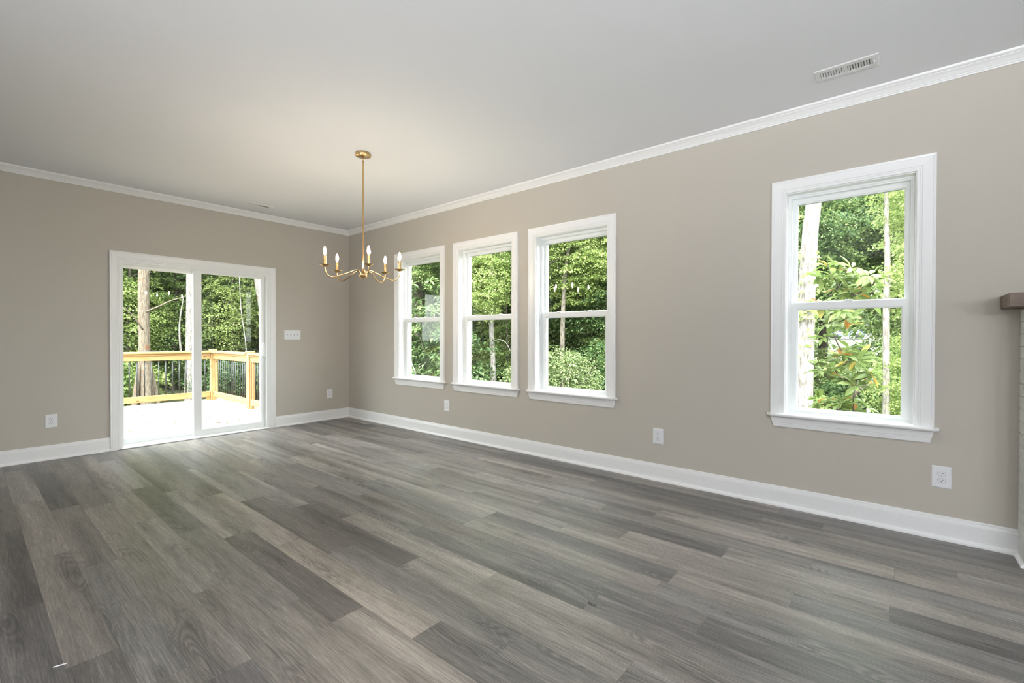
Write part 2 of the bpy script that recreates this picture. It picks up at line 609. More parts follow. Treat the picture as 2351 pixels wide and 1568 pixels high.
# floor: one mesh, one face per plank with its own tone
def make_floor():
    W, LN = 0.1481, 1.22
    joint = {1: 5.845, 2: 5.525, 3: 5.205, 4: 4.967, 6: 5.477, 5: 4.64, 7: 6.17, 8: 5.834, 9: 5.352, 11: 5.582, 12: 2.712,
             13: 3.446, 14: 4.24, 15: 3.837, 16: 4.745, 17: 4.41, 18: 4.14, 19: 3.738, 21: 1.82, 22: 3.942}
    # (row, x inside the plank) : (tone, warmth)
    special = {(16, 4.1): (0.80, 0.85), (16, 5.2): (0.25, 0.3), (17, 3.8): (0.12, 0.5), (15, 3.2): (0.12, 0.45), (15, 4.3): (0.36, 0.2),
               (14, 3.6): (0.14, 0.4), (14, 4.8): (0.52, 0.5), (13, 4.0): (0.62, 0.6), (13, 2.9): (0.38, 0.3), (18, 3.6): (0.40, 0.4),
               (18, 4.6): (0.58, 0.6), (17, 5.0): (0.66, 0.7), (17, 2.6): (0.50, 0.4), (19, 3.2): (0.56, 0.35), (19, 4.2): (0.50, 0.6),
               (12, 2.1): (0.58, 0.55), (12, 3.3): (0.40, 0.3), (6, 4.9): (0.22, 0.25), (6, 6.0): (0.66, 0.5), (4, 5.6): (0.64, 0.6), (4, 4.3): (0.30, 0.3),
               (8, 6.3): (0.34, 0.05), (8, 5.2): (0.55, 0.6), (9, 5.9): (0.60, 0.6), (9, 4.7): (0.28, 0.2), (11, 5.0): (0.22, 0.2), (11, 6.1): (0.34, 0.1),
               (3, 4.6): (0.55, 0.5), (3, 5.8): (0.46, 0.4), (2, 6.1): (0.54, 0.6), (2, 4.9): (0.30, 0.3), (1, 5.2): (0.16, 0.4), (1, 6.4): (0.34, 0.4),
               (5, 4.0): (0.62, 0.5), (5, 5.2): (0.34, 0.4), (22, 2.1): (0.64, 0.5), (22, 3.3): (0.42, 0.6), (22, 4.4): (0.16, 0.3), (21, 1.2): (0.14, 0.2),
               (21, 2.4): (0.40, 0.4), (20, 4.0): (0.44, 0.5), (7, 5.5): (0.60, 0.6), (7, 6.6): (0.20, 0.3), (10, 5.0): (0.50, 0.6), (23, 3.0): (0.15, 0.3), (23, 2.0): (0.12, 0.3), (23, 4.2): (0.28, 0.1),
               (24, 3.0): (0.2, 0.3)}
    r_ = random.Random(21)
    vs, fs, tones, uvs = [], [], [], []
    nrow = int(math.ceil((-Y1 + 0.2) / W))
    g = 0.0004
    for r in range(-1, nrow):
        y1 = -(0.028 + W * r); y0 = y1 - W
        y1 = min(y1, T); y0 = max(y0, Y1 - T)
        j = joint.get(r, r_.random() * LN)
        x = j - LN * math.ceil((j + T) / LN)
        while x < X1 + T:
            a, b = max(x, -T), min(x + LN, X1 + T)
            if b - a > 0.001:
                tone = min(0.85, max(0.1, r_.gauss(0.45, 0.075))); warm = r_.random() * 0.75
                for (rr, xx), tv in special.items():
                    if rr == r and x <= xx < x + LN:
                        tone, warm = 0.42 + (tv[0] - 0.42) * 0.8, tv[1]
                k = len(vs)
                vs += [(a + g, y0 + g, 0), (b - g, y0 + g, 0), (b - g, y1 - g, 0), (a + g, y1 - g, 0)]
                fs.append((k, k + 1, k + 2, k + 3))
                ou, ov = r_.random() * 50, r_.random() * 50
                uvs += [(ou, ov), (ou + b - a, ov), (ou + b - a, ov + y1 - y0), (ou, ov + y1 - y0)]
                tones += [(tone, warm, 0, 1)] * 4
            x += LN
    nf = len(fs)
    # subfloor just under the joints
    k = len(vs)
    vs += [(-T, Y1 - T, -0.0012), (X1 + T, Y1 - T, -0.0012), (X1 + T, T, -0.0012), (-T, T, -0.0012)]
    fs.append((k, k + 1, k + 2, k + 3)); uvs += [(0, 0)] * 4; tones += [(0.0, 0.5, 0, 1)] * 4
    me = bpy.data.meshes.new('floor')
    me.from_pydata(vs, [], fs)
    ul = me.uv_layers.new(name='UVMap')
    ul.data.foreach_set('uv', [c for p in uvs for c in p])
    ca = me.color_attributes.new('tone', 'FLOAT_COLOR', 'CORNER')
    ca.data.foreach_set('color', [c for p in tones for c in p])
    me.materials.append(M['floor'])
    o = bpy.data.objects.new('floor', me)
    COL.objects.link(o)
    tag(o, 'grey wood look vinyl plank floor', 'floor', kind='structure')
make_floor()

# ------------------------------------------------------------------ mouldings along walls
def run_moulding(name, path, prof, mat, label, cat):
    """path: 2D polyline walked with the room on its right side; prof: (distance into room, z)"""
    rings = []
    n = len(path)
    for i, p in enumerate(path):
        p = Vector(p)
        dirs = []
        if i > 0: dirs.append((p - Vector(path[i - 1])).normalized())
        if i < n - 1: dirs.append((Vector(path[i + 1]) - p).normalized())
        ns = [Vector((d.y, -d.x)) for d in dirs]
        if len(ns) == 2:
            b = (ns[0] + ns[1]); b = b / (1 + ns[0].dot(ns[1]))
        else:
            b = ns[0]
        rings.append([(p.x + b.x * d, p.y + b.y * d, z) for d, z in prof])
    mb = MB().sweep(rings, True, True)
    o = build(name, mb, mat)
    return tag(o, label, cat, kind='structure')

crown = [(0, 2.660), (0.009, 2.660), (0.011, 2.664), (0.009, 2.667), (0.014, 2.669), (0.017, 2.673), (0.015, 2.676), (0.021, 2.679), (0.026, 2.685),
         (0.036, 2.694), (0.046, 2.700), (0.050, 2.702), (0.050, 2.705), (0.058, 2.707), (0.064, 2.712), (0.066, 2.722), (0, 2.722)]
run_moulding('trim_crown', [(0, Y1), (0, 0), (X1, 0)], crown, M['trim'], 'white crown moulding between wall and ceiling', 'crown moulding')
base = [(0, 0.138), (0.006, 0.138), (0.008, 0.134), (0.0085, 0.128), (0.0065, 0.1265), (0.0095, 0.124), (0.012, 0.116), (0.0135, 0.108), (0.0135, 0.105),
        (0.010, 0.1035), (0.0125, 0.100), (0.0125, 0.024), (0.018, 0.023), (0.023, 0.018), (0.027, 0.010), (0.028, 0.0), (0, 0.0)]
run_moulding('baseboard_door_side_left', [(0, Y1), (0, DY0)], base, M['trim'], 'white baseboard left of the sliding door', 'baseboard')
run_moulding('baseboard_window_side', [(0, DY1), (0, 0), (6.70, 0)], base, M['trim'], 'white baseboard from the sliding door round the corner to the fireplace', 'baseboard')

# ------------------------------------------------------------------ windows
def casing_profile(w):
    # (distance from inner edge, protrusion)
    return [(0, 0), (0, 0.010), (0.003, 0.0125), (0.013, 0.0125), (0.0145, 0.0105), (0.016, 0.0135), (0.023, 0.0145), (0.0245, 0.0125), (0.027, 0.0165),
            (0.045, 0.0175), (w - 0.016, 0.019), (w - 0.0145, 0.0165), (w - 0.012, 0.0195), (w - 0.003, 0.0215), (w, 0.019), (w, 0)]

def u_casing(name, a0, a1, zb, zt, w, axis, parent, mat):
    """outer extents a0..a1, top zt; legs start at zb"""
    pr = casing_profile(w)
    i0, i1, it = a0 + w, a1 - w, zt - w
    def P(a, d, z):
        return (a, -d, z) if axis == 'x' else (d, a, z)
    rings = [[P(i0 - o, p, zb) for o, p in pr], [P(i0 - o, p, it + o) for o, p in pr], [P(i1 + o, p, it + o) for o, p in pr], [P(i1 + o, p, zb) for o, p in pr]]
    return build(name, MB().sweep(rings, True, True), mat, parent)

def rect_frame(mb, a0, a1, z0, z1, wl, wr, wb, wt, d0, d1, axis='x', step=0.0, sd=0.006):
    """mitred frame around a glass opening, depth d0(near)..d1(far) outward of the wall face, with inner glazing step"""
    def P(a, d, z):
        return (a, d, z) if axis == 'x' else (-d, a, z)
    O = [(a0, z0), (a1, z0), (a1, z1), (a0, z1)]
    I = [(a0 + wl, z0 + wb), (a1 - wr, z0 + wb), (a1 - wr, z1 - wt), (a0 + wl, z1 - wt)]
    S = [(a0 + wl - step, z0 + wb - step), (a1 - wr + step, z0 + wb - step), (a1 - wr + step, z1 - wt + step), (a0 + wl - step, z1 - wt + step)]
    if step > 0:
        rings = [[P(O[k][0], d1, O[k][1]), P(O[k][0], d0, O[k][1]), P(S[k][0], d0, S[k][1]), P(S[k][0] , d0 + sd, S[k][1]), P(I[k][0], d0 + sd + 0.004, I[k][1]), P(I[k][0], d1, I[k][1])] for k in range(4)]
    else:
        rings = [[P(O[k][0], d1, O[k][1]), P(O[k][0], d0, O[k][1]), P(I[k][0], d0, I[k][1]), P(I[k][0], d1, I[k][1])] for k in range(4)]
    mb.sweep(rings, True, False, False, loop=True)
    return mb

def make_window(idx, x0, x1, label, locks):
    w = CW
    xi0, xi1, zt = x0 + w, x1 - w, WTOP - w
    zs = WSTOOL
    root = empty('window_%d' % idx, ((x0 + x1) / 2, 0, zs))
    tag(root, label, 'window', kind='structure')
    u_casing('casing', x0, x1, zs, WTOP, w, 'x', root, M['trim'])
    # stool with horns and rounded nose
    nose = [(-0.052, zs - 0.018), (-0.055, zs - 0.014), (-0.056, zs - 0.009), (-0.055, zs - 0.004), (-0.051, zs)]
    sec = [(0.074, zs), (0.074, zs - 0.021)] + [(-0.047, zs - 0.021)] + nose
    e = 0.022
    mb = MB()
    def ring(x, sh):
        return [(x, y + (0.03 if y < -0.02 and sh else 0), z) for y, z in sec]
    # horns stop at the wall face, the middle runs back into the opening
    back = [(0.0, zs), (0.0, zs - 0.021)] + sec[2:]
    full = sec
    sec = back
    mb.sweep([ring(x0 - e, True), ring(x0 - e + 0.028, False), ring(x1 + e - 0.028, False), ring(x1 + e, True)])
    mb.box(xi0 + 0.001, xi1 - 0.001, -0.001, 0.070, zs - 0.019, zs)
    build('stool', mb, M['trim'], root)
    # apron
    ap = [(0.0, WAPR), (-0.010, WAPR), (-0.0115, WAPR + 0.004), (-0.0115, WAPR + 0.010), (-0.009, WAPR + 0.012), (-0.0125, WAPR + 0.014), (-0.0135, WAPR + 0.024),
          (-0.011, WAPR + 0.026), (-0.0155, WAPR + 0.030), (-0.0175, WAPR + 0.055), (-0.019, zs - 0.021), (0.0, zs - 0.021)]
    zl = zs - 0.021
    mb = MB()
    def ap_ring(x, s):
        return [(x + s * 0.018 * (zl - z) / (zl - WAPR), y, z) for y, z in ap]
    mb.sweep([ap_ring(x0, 1), ap_ring(x1, -1)])
    build('apron', mb, M['trim'], root)
    # jamb extension lining
    r = 0.005
    mb = MB()
    rect_frame(mb, xi0 - 0.003, xi1 + 0.003, zs - 0.024, zt + 0.003, 0.003 + r, 0.003 + r, 0.004, 0.003 + r, 0.001, 0.075)
    build('jamb', mb, M['trim'], root)
    # vinyl frame
    a0, a1, b0, b1 = xi0 + r, xi1 - r, zs, zt - r
    mb = MB()
    rect_frame(mb, a0 - 0.006, a1 + 0.006, b0 - 0.012, b1 + 0.006, 0.018, 0.018, 0.020, 0.016, 0.062, T + 0.01)
    rect_frame(mb, a0 - 0.006, a1 + 0.006, b0 - 0.012, b1 + 0.006, 0.026, 0.026, 0.024, 0.026, 0.070, T + 0.005)
    rect_frame(mb, a0 - 0.006, a1 + 0.006, b0 - 0.012, b1 + 0.006, 0.030, 0.030, 0.020, 0.030, 0.108, 0.114)
    build('frame', mb, M['vinyl'], root)
    # sashes
    zm0, zm1 = 1.366, 1.426
    g = (x0 + x1) / 2
    hw_lo = (x1 - x0) / 2 - 0.1505
    hw_up = (x1 - x0) / 2 - 0.1395
    s0, s1 = a0 + 0.020, a1 - 0.020
    # lower (inner)
    mb = MB()
    rect_frame(mb, s0, s1, b0 + 0.006, zm1 - 0.010, (g - hw_lo) - s0, s1 - (g + hw_lo), 0.688 - b0 - 0.006, zm1 - 0.010 - zm0, 0.074, 0.104, step=0.008)
    lo = build('lower_sash', mb, M['vinyl'], root)
    mb = MB().box(g - hw_lo - 0.004, g + hw_lo + 0.004, 0.092, 0.096, 0.684, zm0 + 0.004)
    build('glass', mb, M['glass'], lo)
    mb = MB()
    for lx in locks:
        c = s0 + (s1 - s0) * lx
        zt_ = zm1 - 0.010
        mb.bbox(c - 0.030, c + 0.030, 0.078, 0.100, zt_ , zt_ + 0.006, 0.002)
        mb.bbox(c - 0.012, c + 0.012, 0.080, 0.098, zt_ + 0.005, zt_ + 0.014, 0.002)
        mb.bbox(c - 0.008, c + 0.034, 0.074, 0.082, zt_ + 0.005, zt_ + 0.011, 0.002)
    build('sash_lock', mb, M['vinyl'], lo)
    # upper (outer)
    mb = MB()
    rect_frame(mb, s0 + 0.002, s1 - 0.002, zm1 - 0.045, b1 - 0.018, (g - hw_up) - s0 - 0.002, s1 - 0.002 - (g + hw_up), 0.045, b1 - 0.018 - 2.107, 0.110, 0.142, step=0.008)
    up = build('upper_sash', mb, M['vinyl'], root)
    mb = MB().box(g - hw_up - 0.004, g + hw_up + 0.004, 0.126, 0.130, zm1 - 0.004, 2.111)
    build('glass', mb, M['glass'], up)
    mb = MB()
    mb.box(g - hw_up - 0.001, g + hw_up + 0.001, 0.1205, 0.124, 2.1055, 2.108)
    build('gasket', mb, M['gasket'], up)
    return root

make_window(1, *WINX[0], 'leftmost white double hung window nearest the far corner', (0.25, 0.72))
make_window(2, *WINX[1], 'middle of the three close white double hung windows', (0.25, 0.72))
make_window(3, *WINX[2], 'right one of the three close white double hung windows', (0.25, 0.72))
make_window(4, *WINX[3], 'separate white double hung window beside the fireplace', (0.5,))

# ------------------------------------------------------------------ sliding glass door
root = empty('door_1', (0, (DY0 + DY1) / 2, 0))
tag(root, 'white two panel sliding glass door to the deck', 'sliding door', kind='structure')
u_casing('casing', DY0, DY1, 0.0, DTOP, CW, 'y', root, M['trim'])
di0, di1, dt = DY0 + CW, DY1 - CW, DTOP - CW
mb = MB()
rect_frame(mb, di0 - 0.003, di1 + 0.003, -0.005, dt + 0.003, 0.020, 0.020, 0.024, 0.024, -0.003, T + 0.01, 'y')
rect_frame(mb, di0 - 0.003, di1 + 0.003, -0.005, dt + 0.003, 0.030, 0.030, 0.030, 0.036, 0.020, 0.028, 'y')
rect_frame(mb, di0 - 0.003, di1 + 0.003, -0.005, dt + 0.003, 0.030, 0.030, 0.034, 0.036, 0.082, 0.090, 'y')
mb.bbox(0.0, 0.040, di0, di1, 0.0, 0.016, 0.006)      # nosing
build('frame', mb, M['vinyl'], root)
# fixed (outer) panel on the left
mb = MB()
rect_frame(mb, di0 + 0.012, -1.862, 0.022, dt - 0.018, -2.562 - (di0 + 0.012), 0.070, 0.068, dt - 0.018 - 1.903, 0.098, 0.138, 'y', step=0.008)
fx = build('fixed_panel', mb, M['vinyl'], root)
build('glass', MB().box(-0.120, -0.115, -2.566, -1.928, 0.086, 1.907), M['glass'], fx)
# sliding (inner) panel on the right
mb = MB()
sr = di1 - 0.016
rect_frame(mb, -1.944, sr, 0.024, dt - 0.016, 0.083, sr + 1.213, 0.072, dt - 0.016 - 1.913, 0.034, 0.076, 'y', step=0.008)
sl = build('sliding_panel', mb, M['vinyl'], root)
build('glass', MB().box(-0.058, -0.053, -1.865, -1.209, 0.092, 1.917), M['glass'], sl)
mb = MB()
hy = sr - 0.016
mb.bbox(-0.034, -0.026, hy - 0.016, hy + 0.012, 0.905, 1.105, 0.002)
pts = []
for k in range(15):
    a = PI * k / 14
    pts.append((-0.020 + 0.034 * math.sin(a), hy - 0.004 - 0.040 * math.sin(a), 1.005 + 0.088 * math.cos(a)))
mb.tube(pts, 0.0075, 10)
build('handle', mb, M['vinyl'], sl)

# ------------------------------------------------------------------ outlets and switches (local: faces -Y)
def rounded_plate(mb, w, h, d, b):
    rings = []
    for (s, dd) in ((0.0, 0.0), (0.0, d * 0.35), (b * 0.35, d * 0.8), (b, d)):
        x, z = w / 2 - s, h / 2 - s
        rings.append([(-x, -dd, -z), (x, -dd, -z), (x, -dd, z), (-x, -dd, z)])
    mb.sweep(rings, True, True)
def outlet(loc, rz, label):
    root = empty('wall_outlet', loc, rz)
    WLOC[root.name] = (0, 0, 0)
    tag(root, label, 'outlet', 'electrical outlets low on the walls')
    mb = MB(); rounded_plate(mb, 0.086, 0.127, 0.006, 0.006)
    build('cover_plate', mb, M['plate'], root)
    mb = MB().lathe([(0.0001, -0.0), (0.003, -0.0), (0.003, 0.0012), (0.0001, 0.0014)], (0, 0, 0), 12)
    mb.v = [(x, -0.006 - z, y) for x, y, z in mb.v]
    build('screw', mb, M['plate'], root)
    for s in (1, -1):
        cz = 0.0195 * s
        rim, top = [], []
        n = 32
        for k in range(n):
            a = 2 * PI * k / n
            x = 0.0172 * math.cos(a); z = max(-0.0132, min(0.0132, 0.0172 * math.sin(a)))
            rim.append((x, z)); top.append((x * 0.95, z * 0.95))
        mb = MB().sweep([[(x, -0.004, cz + z) for x, z in rim], [(x, -0.0068, cz + z) for x, z in rim], [(x, -0.0074, cz + z) for x, z in top]], True, True)
        rc = build('receptacle', mb, M['plate'], root)
        # dark seam ring round the face
        mb = MB().sweep([[(x * 1.0, -0.0062, cz + z) for x, z in rim], [(x * 1.055, -0.0062, cz + z * 1.06) for x, z in rim]], True, False)
        sm = build('seam', mb, M['slotgrey'], rc)
        for sx, hh in ((-0.0063, 0.0042), (0.0063, 0.0034)):
            build('slot', MB().box(sx - 0.0013, sx + 0.0013, -0.0078, -0.006, cz + 0.003 - hh + 0.001, cz + 0.003 + hh), M['slot'], rc)
        gp = [(0.0030 * math.cos(a), 0.0030 * math.sin(a)) for a in [PI * k / 8 for k in range(9)]] + [(-0.0030, -0.0012), (0.0030, -0.0012)]
        mb = MB().sweep([[(x, -0.006, cz - 0.0078 + z) for x, z in gp], [(x, -0.0078, cz - 0.0078 + z) for x, z in gp]], True, True)
        build('slot', mb, M['slot'], rc)
    return root
M['slotgrey'] = principled('outlet_seam_shadow_gap', (0.25, 0.25, 0.27), 0.8)
outlet((0, -3.114, 0.367), PI / 2, 'white outlet on the door wall left of the sliding door')
outlet((0, -0.303, 0.367), PI / 2, 'white outlet near the room corner right of the sliding door')
outlet((2.131, 0, 0.366), 0, 'white outlet below the gap between the first two windows')
outlet((4.693, 0, 0.364), 0, 'white outlet in the blank wall between third and fourth windows')
outlet((6.395, 0, 0.363), 0, 'white outlet nearest the fireplace under the separate window')

root = empty('light_switch', (0, -0.828, 1.199), PI / 2)
tag(root, 'white four gang toggle switch plate right of the sliding door', 'light switch')
mb = MB(); rounded_plate(mb, 0.218, 0.124, 0.006, 0.006)
build('cover_plate', mb, M['plate'], root)
for i, up in enumerate((0, 1, 0, 0)):
    cx = -0.069 + 0.046 * i
    mb = MB().box(cx - 0.0055, cx + 0.0055, -0.0064, -0.005, -0.0125, 0.0125)
    build('toggle_slot', mb, M['slotgrey'], root)
    s = 1 if up else -1
    mb = MB().sweep([[(cx - 0.004, -0.005, -0.006), (cx + 0.004, -0.005, -0.006), (cx + 0.004, -0.005, 0.006), (cx - 0.004, -0.005, 0.006)],
                     [(cx - 0.0035, -0.018, s * 0.009 - 0.003), (cx + 0.0035, -0.018, s * 0.009 - 0.003), (cx + 0.0035, -0.018, s * 0.009 + 0.003), (cx - 0.0035, -0.018, s * 0.009 + 0.003)]], True, True)
    build('toggle', mb, M['plate'], root)
    for z in (0.030, -0.030):
        mb = MB().lathe([(0.0001, 0.0), (0.0028, 0.0), (0.0028, 0.0012), (0.0001, 0.0014)], (0, 0, 0), 10)
        mb.v = [(x + cx, -0.006 - zz, y + z) for x, y, zz in mb.v]
        build('screw', mb, M['plate'], root)

# ------------------------------------------------------------------ ceiling vents (local: long along X, face down at z=0)
def vent(loc, rz, label, lw, ww, flip):
    root = empty('ceiling_vent', loc, rz)
    WLOC[root.name] = (0, 0, 0)
    tag(root, label, 'vent')
    hx, hy = lw / 2, ww / 2
    ox, oy = hx - 0.030, hy - 0.036
    z0, z1 = -0.005, 0.0
    def plate(a0, a1, b0, b1):
        return [(a0, b0), (a1, b0), (a1, b1), (a0, b1)]
    mb = MB()
    O, O2, I = plate(-hx, hx, -hy, hy), plate(-hx + .006, hx - .006, -hy + .006, hy - .006), plate(-ox, ox, -oy, oy)
    rings = [[(O[k][0], O[k][1], z1), (O[k][0], O[k][1], -0.001), (O2[k][0], O2[k][1], z0), (I[k][0], I[k][1], z0), (I[k][0], I[k][1], z1)] for k in range(4)]
    mb.sweep(rings, True, False, False, loop=True)
    mb.box(-0.007, 0.007, -oy, oy, z0, z1)
    build('face_plate', mb, M['vent'], root)
    build('duct_opening', MB().box(-ox, ox, -oy, oy, -0.0004, 0.0), M['duct'], root)
    for bank in (-1, 1):
        c0 = bank * (ox + 0.007) / 2
        hw = (ox - 0.007) / 2
        lean = flip * bank
        for k in range(9):
            c = c0 - hw + (k + 0.5) * 2 * hw / 9
            d = 0.0042 * lean
            mb = MB().sweep([[(c - d - 0.0005, -oy, z0), (c - d + 0.0005, -oy, z0), (c + d + 0.0005, -oy, -0.0006), (c + d - 0.0005, -oy, -0.0006)],
                             [(c - d - 0.0005, oy, z0), (c - d + 0.0005, oy, z0), (c + d + 0.0005, oy, -0.0006), (c + d - 0.0005, oy, -0.0006)]], True, True)
            build('louver', mb, M['vent'], root)
    build('damper_lever', MB().bbox(ox + 0.005, ox + 0.012, -0.010, 0.010, z0 - 0.008, z0, 0.0015), M['vent'], root)
    for s in (-1, 1):
        mb = MB().lathe([(0.0001, -0.0015), (0.004, -0.0012), (0.004, 0.0), (0.0001, 0.0)], (s * (hx - 0.012), 0, z0), 10)
        build('screw', mb, M['vent'], root)
    return root
vent((5.953, -0.40, CH), 0, 'long white slotted ceiling vent above the separate window', 0.30, 0.145, -1)
vent((0.42, -1.42, CH), PI / 2, 'white ceiling vent near the crown moulding above the sliding door', 0.295, 0.125, 1)

# ------------------------------------------------------------------ fireplace edge
root = empty('fireplace_surround', (6.70, 0, 0))
tag(root, 'white painted brick fireplace side at the right edge of the picture', 'fireplace')
FX1, FD = 8.55, 0.185
mb = MB().box(6.705, FX1 - 0.005, -FD + 0.005, -0.003, 0, 1.333)
bm_ = mb
z = 0.0; row = 0
while z < 1.330:
    z2 = min(z + 0.0665, 1.333)
    # side courses
    if row % 2 == 0:
        cuts = [0, -0.180 + 0.0]
    else:
        cuts = [0, -0.090, -FD]
    cuts = [0.0, -FD] if row % 2 == 0 else [0.0, -0.092, -FD]
    for a, b in zip(cuts[:-1], cuts[1:]):
        bm_.bbox(6.700, 6.712, b + (0.001 if b > -FD else 0), a - 0.003, z + 0.0012, z2 - 0.0012, 0.0018)
    x = 6.700 - (0.1 if row % 2 else 0.0)
    while x < FX1:
        xa, xb = max(x, 6.700), min(x + 0.200, FX1)
        if xb - xa > 0.02:
            bm_.bbox(xa, xb - 0.003, -FD, -FD + 0.012, z + 0.0012, z2 - 0.0012, 0.0018)
        x += 0.200
    z = z2; row += 1
br = build('brick_face', bm_, M['brick'], root)
sp = [(0, 0.019), (0.006, 0.0185), (0.011, 0.015), (0.015, 0.010), (0.0175, 0.0), (0, 0)]
rings = []
for (px, py), (bx_, by_) in (((6.70, -0.028), (-1, 0)), ((6.70, -FD), (-1, -1)), ((FX1, -FD), (0, -1))):
    rings.append([(px + bx_ * d, py + by_ * d, zz) for d, zz in sp])
build('shoe_moulding', MB().sweep(rings, True, True), M['trim'], root)
mb = MB().bbox(6.625, 8.62, -0.250, 0.0, 1.333, 1.405, 0.004)
tag(build('mantel', mb, M['mantel']), 'dark stained wooden mantel beam at the right edge of the picture', 'mantel')

# ------------------------------------------------------------------ chandelier
CX, CY = 2.720, -1.480
root = empty('chandelier', (CX, CY, CH))
tag(root, 'antique brass five arm candle chandelier hanging from a long rod', 'chandelier')
build('canopy', MB().lathe([(0.0001, CH), (0.062, CH), (0.064, CH - 0.004), (0.064, CH - 0.018), (0.061, CH - 0.023), (0.020, CH - 0.027), (0.009, CH - 0.030), (0.0001, CH - 0.031)], (CX, CY, 0), 40), M['brass'], root)
mb = MB()
pts = []
for k in range(17):
    a = 2 * PI * k / 16
    pts.append((CX + 0.0075 * math.sin(a), CY, CH - 0.046 + 0.016 * math.cos(a)))
mb.tube(pts, 0.0022, 8)
build('hanging_loop', mb, M['brass'], root)
RODT = CH - 0.060
mb = MB().lathe([(0.0001, RODT), (0.0045, RODT), (0.0065, RODT - 0.012), (0.0065, 1.775), (0.0075, 1.772), (0.0075, 1.745), (0.0062, 1.742), (0.0062, 1.70), (0.0001, 1.70)], (CX, CY, 0), 20)
build('rod', mb, M['brass'], root)
HB = 1.672
mb = MB().lathe([(0.0001, HB - 0.014), (0.004, HB - 0.013), (0.005, HB - 0.008), (0.003, HB - 0.004), (0.012, HB), (0.024, HB + 0.006), (0.033, HB + 0.016), (0.038, HB + 0.028), (0.037, HB + 0.029), (0.030, HB + 0.024), (0.0001, HB + 0.022)], (CX, CY, 0), 32)
build('hub', mb, M['brass'], root)
def bez(ctrl, n):
    """Catmull-Rom through control points"""
    out = []
    P = [ctrl[0]] + ctrl + [ctrl[-1]]
    for i in range(1, len(P) - 2):
        for k in range(n):
            t = k / n
            a, b, c, d = P[i - 1], P[i], P[i + 1], P[i + 2]
            out.append(tuple(0.5 * ((2 * b[j]) + (-a[j] + c[j]) * t + (2 * a[j] - 5 * b[j] + 4 * c[j] - d[j]) * t * t + (-a[j] + 3 * b[j] - 3 * c[j] + d[j]) * t ** 3) for j in range(len(b))))
    out.append(ctrl[-1])
    return out
CUPZ = 1.748
for (R_, deg) in ((0.316, -100), (0.303, -166.6), (0.259, -23.2), (0.262, 102), (0.300, 50.5)):
    a = math.radians(deg); ca, sa = math.cos(a), math.sin(a)
    prof = [(0.020, HB + 0.022), (0.024, HB + 0.036), (0.036, HB + 0.055), (0.056, HB + 0.064), (0.080, HB + 0.058), (0.115, HB + 0.040), (R_ - 0.115, HB + 0.006), (R_ - 0.078, HB - 0.010),
            (R_ - 0.052, HB - 0.013), (R_ - 0.028, HB - 0.004), (R_ - 0.008, HB + 0.022), (R_, HB + 0.052), (R_, CUPZ - 0.010)]
    pts = [(CX + r * ca, CY + r * sa, z) for r, z in bez(prof, 5)]
    arm = build('arm', MB().tube(pts, 0.0048, 12), M['brass'], root)
    c = (CX + R_ * ca, CY + R_ * sa, 0)
    build('drip_pan', MB().lathe([(0.0001, CUPZ - 0.011), (0.006, CUPZ - 0.011), (0.012, CUPZ - 0.009), (0.022, CUPZ - 0.004), (0.036, CUPZ + 0.003), (0.0435, CUPZ + 0.0065), (0.043, CUPZ + 0.008), (0.034, CUPZ + 0.0045), (0.014, CUPZ - 0.001), (0.0001, CUPZ - 0.002)], c, 32), M['brass'], arm)
    build('candle_sleeve', MB().lathe([(0.0001, CUPZ - 0.002), (0.0165, CUPZ - 0.001), (0.0165, CUPZ + 0.003), (0.0115, CUPZ + 0.005), (0.0115, CUPZ + 0.076), (0.0100, CUPZ + 0.0765), (0.0001, CUPZ + 0.0765)], c, 24), M['brass'], arm)
    z0 = CUPZ + 0.0765
    bl = build('bulb', MB().lathe([(0.0095, z0), (0.0115, z0 + 0.007), (0.0170, z0 + 0.022), (0.0195, z0 + 0.035), (0.0188, z0 + 0.048), (0.0145, z0 + 0.067), (0.0085, z0 + 0.082), (0.0035, z0 + 0.092), (0.0012, z0 + 0.097), (0.0001, z0 + 0.0975)], c, 20), M['bulbglass'], arm)
    fl = build('filament', MB().lathe([(0.0001, z0 + 0.003), (0.0045, z0 + 0.009), (0.0105, z0 + 0.024), (0.0120, z0 + 0.036), (0.0098, z0 + 0.052), (0.0048, z0 + 0.068), (0.0001, z0 + 0.077)], c, 12), M['bulbglow'], arm)

# ------------------------------------------------------------------ lamps behind the camera, most of them added to brighten the room
proto = None
for i, (x, y) in enumerate(((0.90, -4.66), (0.75, -6.2), (3.3, -4.9), (3.3, -6.8), (6.0, -5.6), (6.0, -7.6), (9.2, -3.2), (9.2, -1.4))):  # first pair read from reflections in the panes, the others added for brightness
    if proto is None:
        root = empty('recessed_light', (0, 0, 0))
        build('trim_ring', MB().lathe([(0.060, -0.001), (0.082, 0.0), (0.084, -0.003), (0.080, -0.006), (0.062, -0.005)], (0, 0, 0), 32), M['trim'], root)
        build('lens', MB().lathe([(0.0001, -0.0035), (0.061, -0.0035), (0.061, -0.001), (0.0001, -0.001)], (0, 0, 0), 32), M['canlens'], root)
        proto = root
        o = root
    else:
        o = copy_tree(proto)
    o.location = (x, y, CH)
    tag(o, 'round white recessed ceiling light in the open room behind the camera', 'ceiling light', 'recessed ceiling lights behind the camera')
proto = None
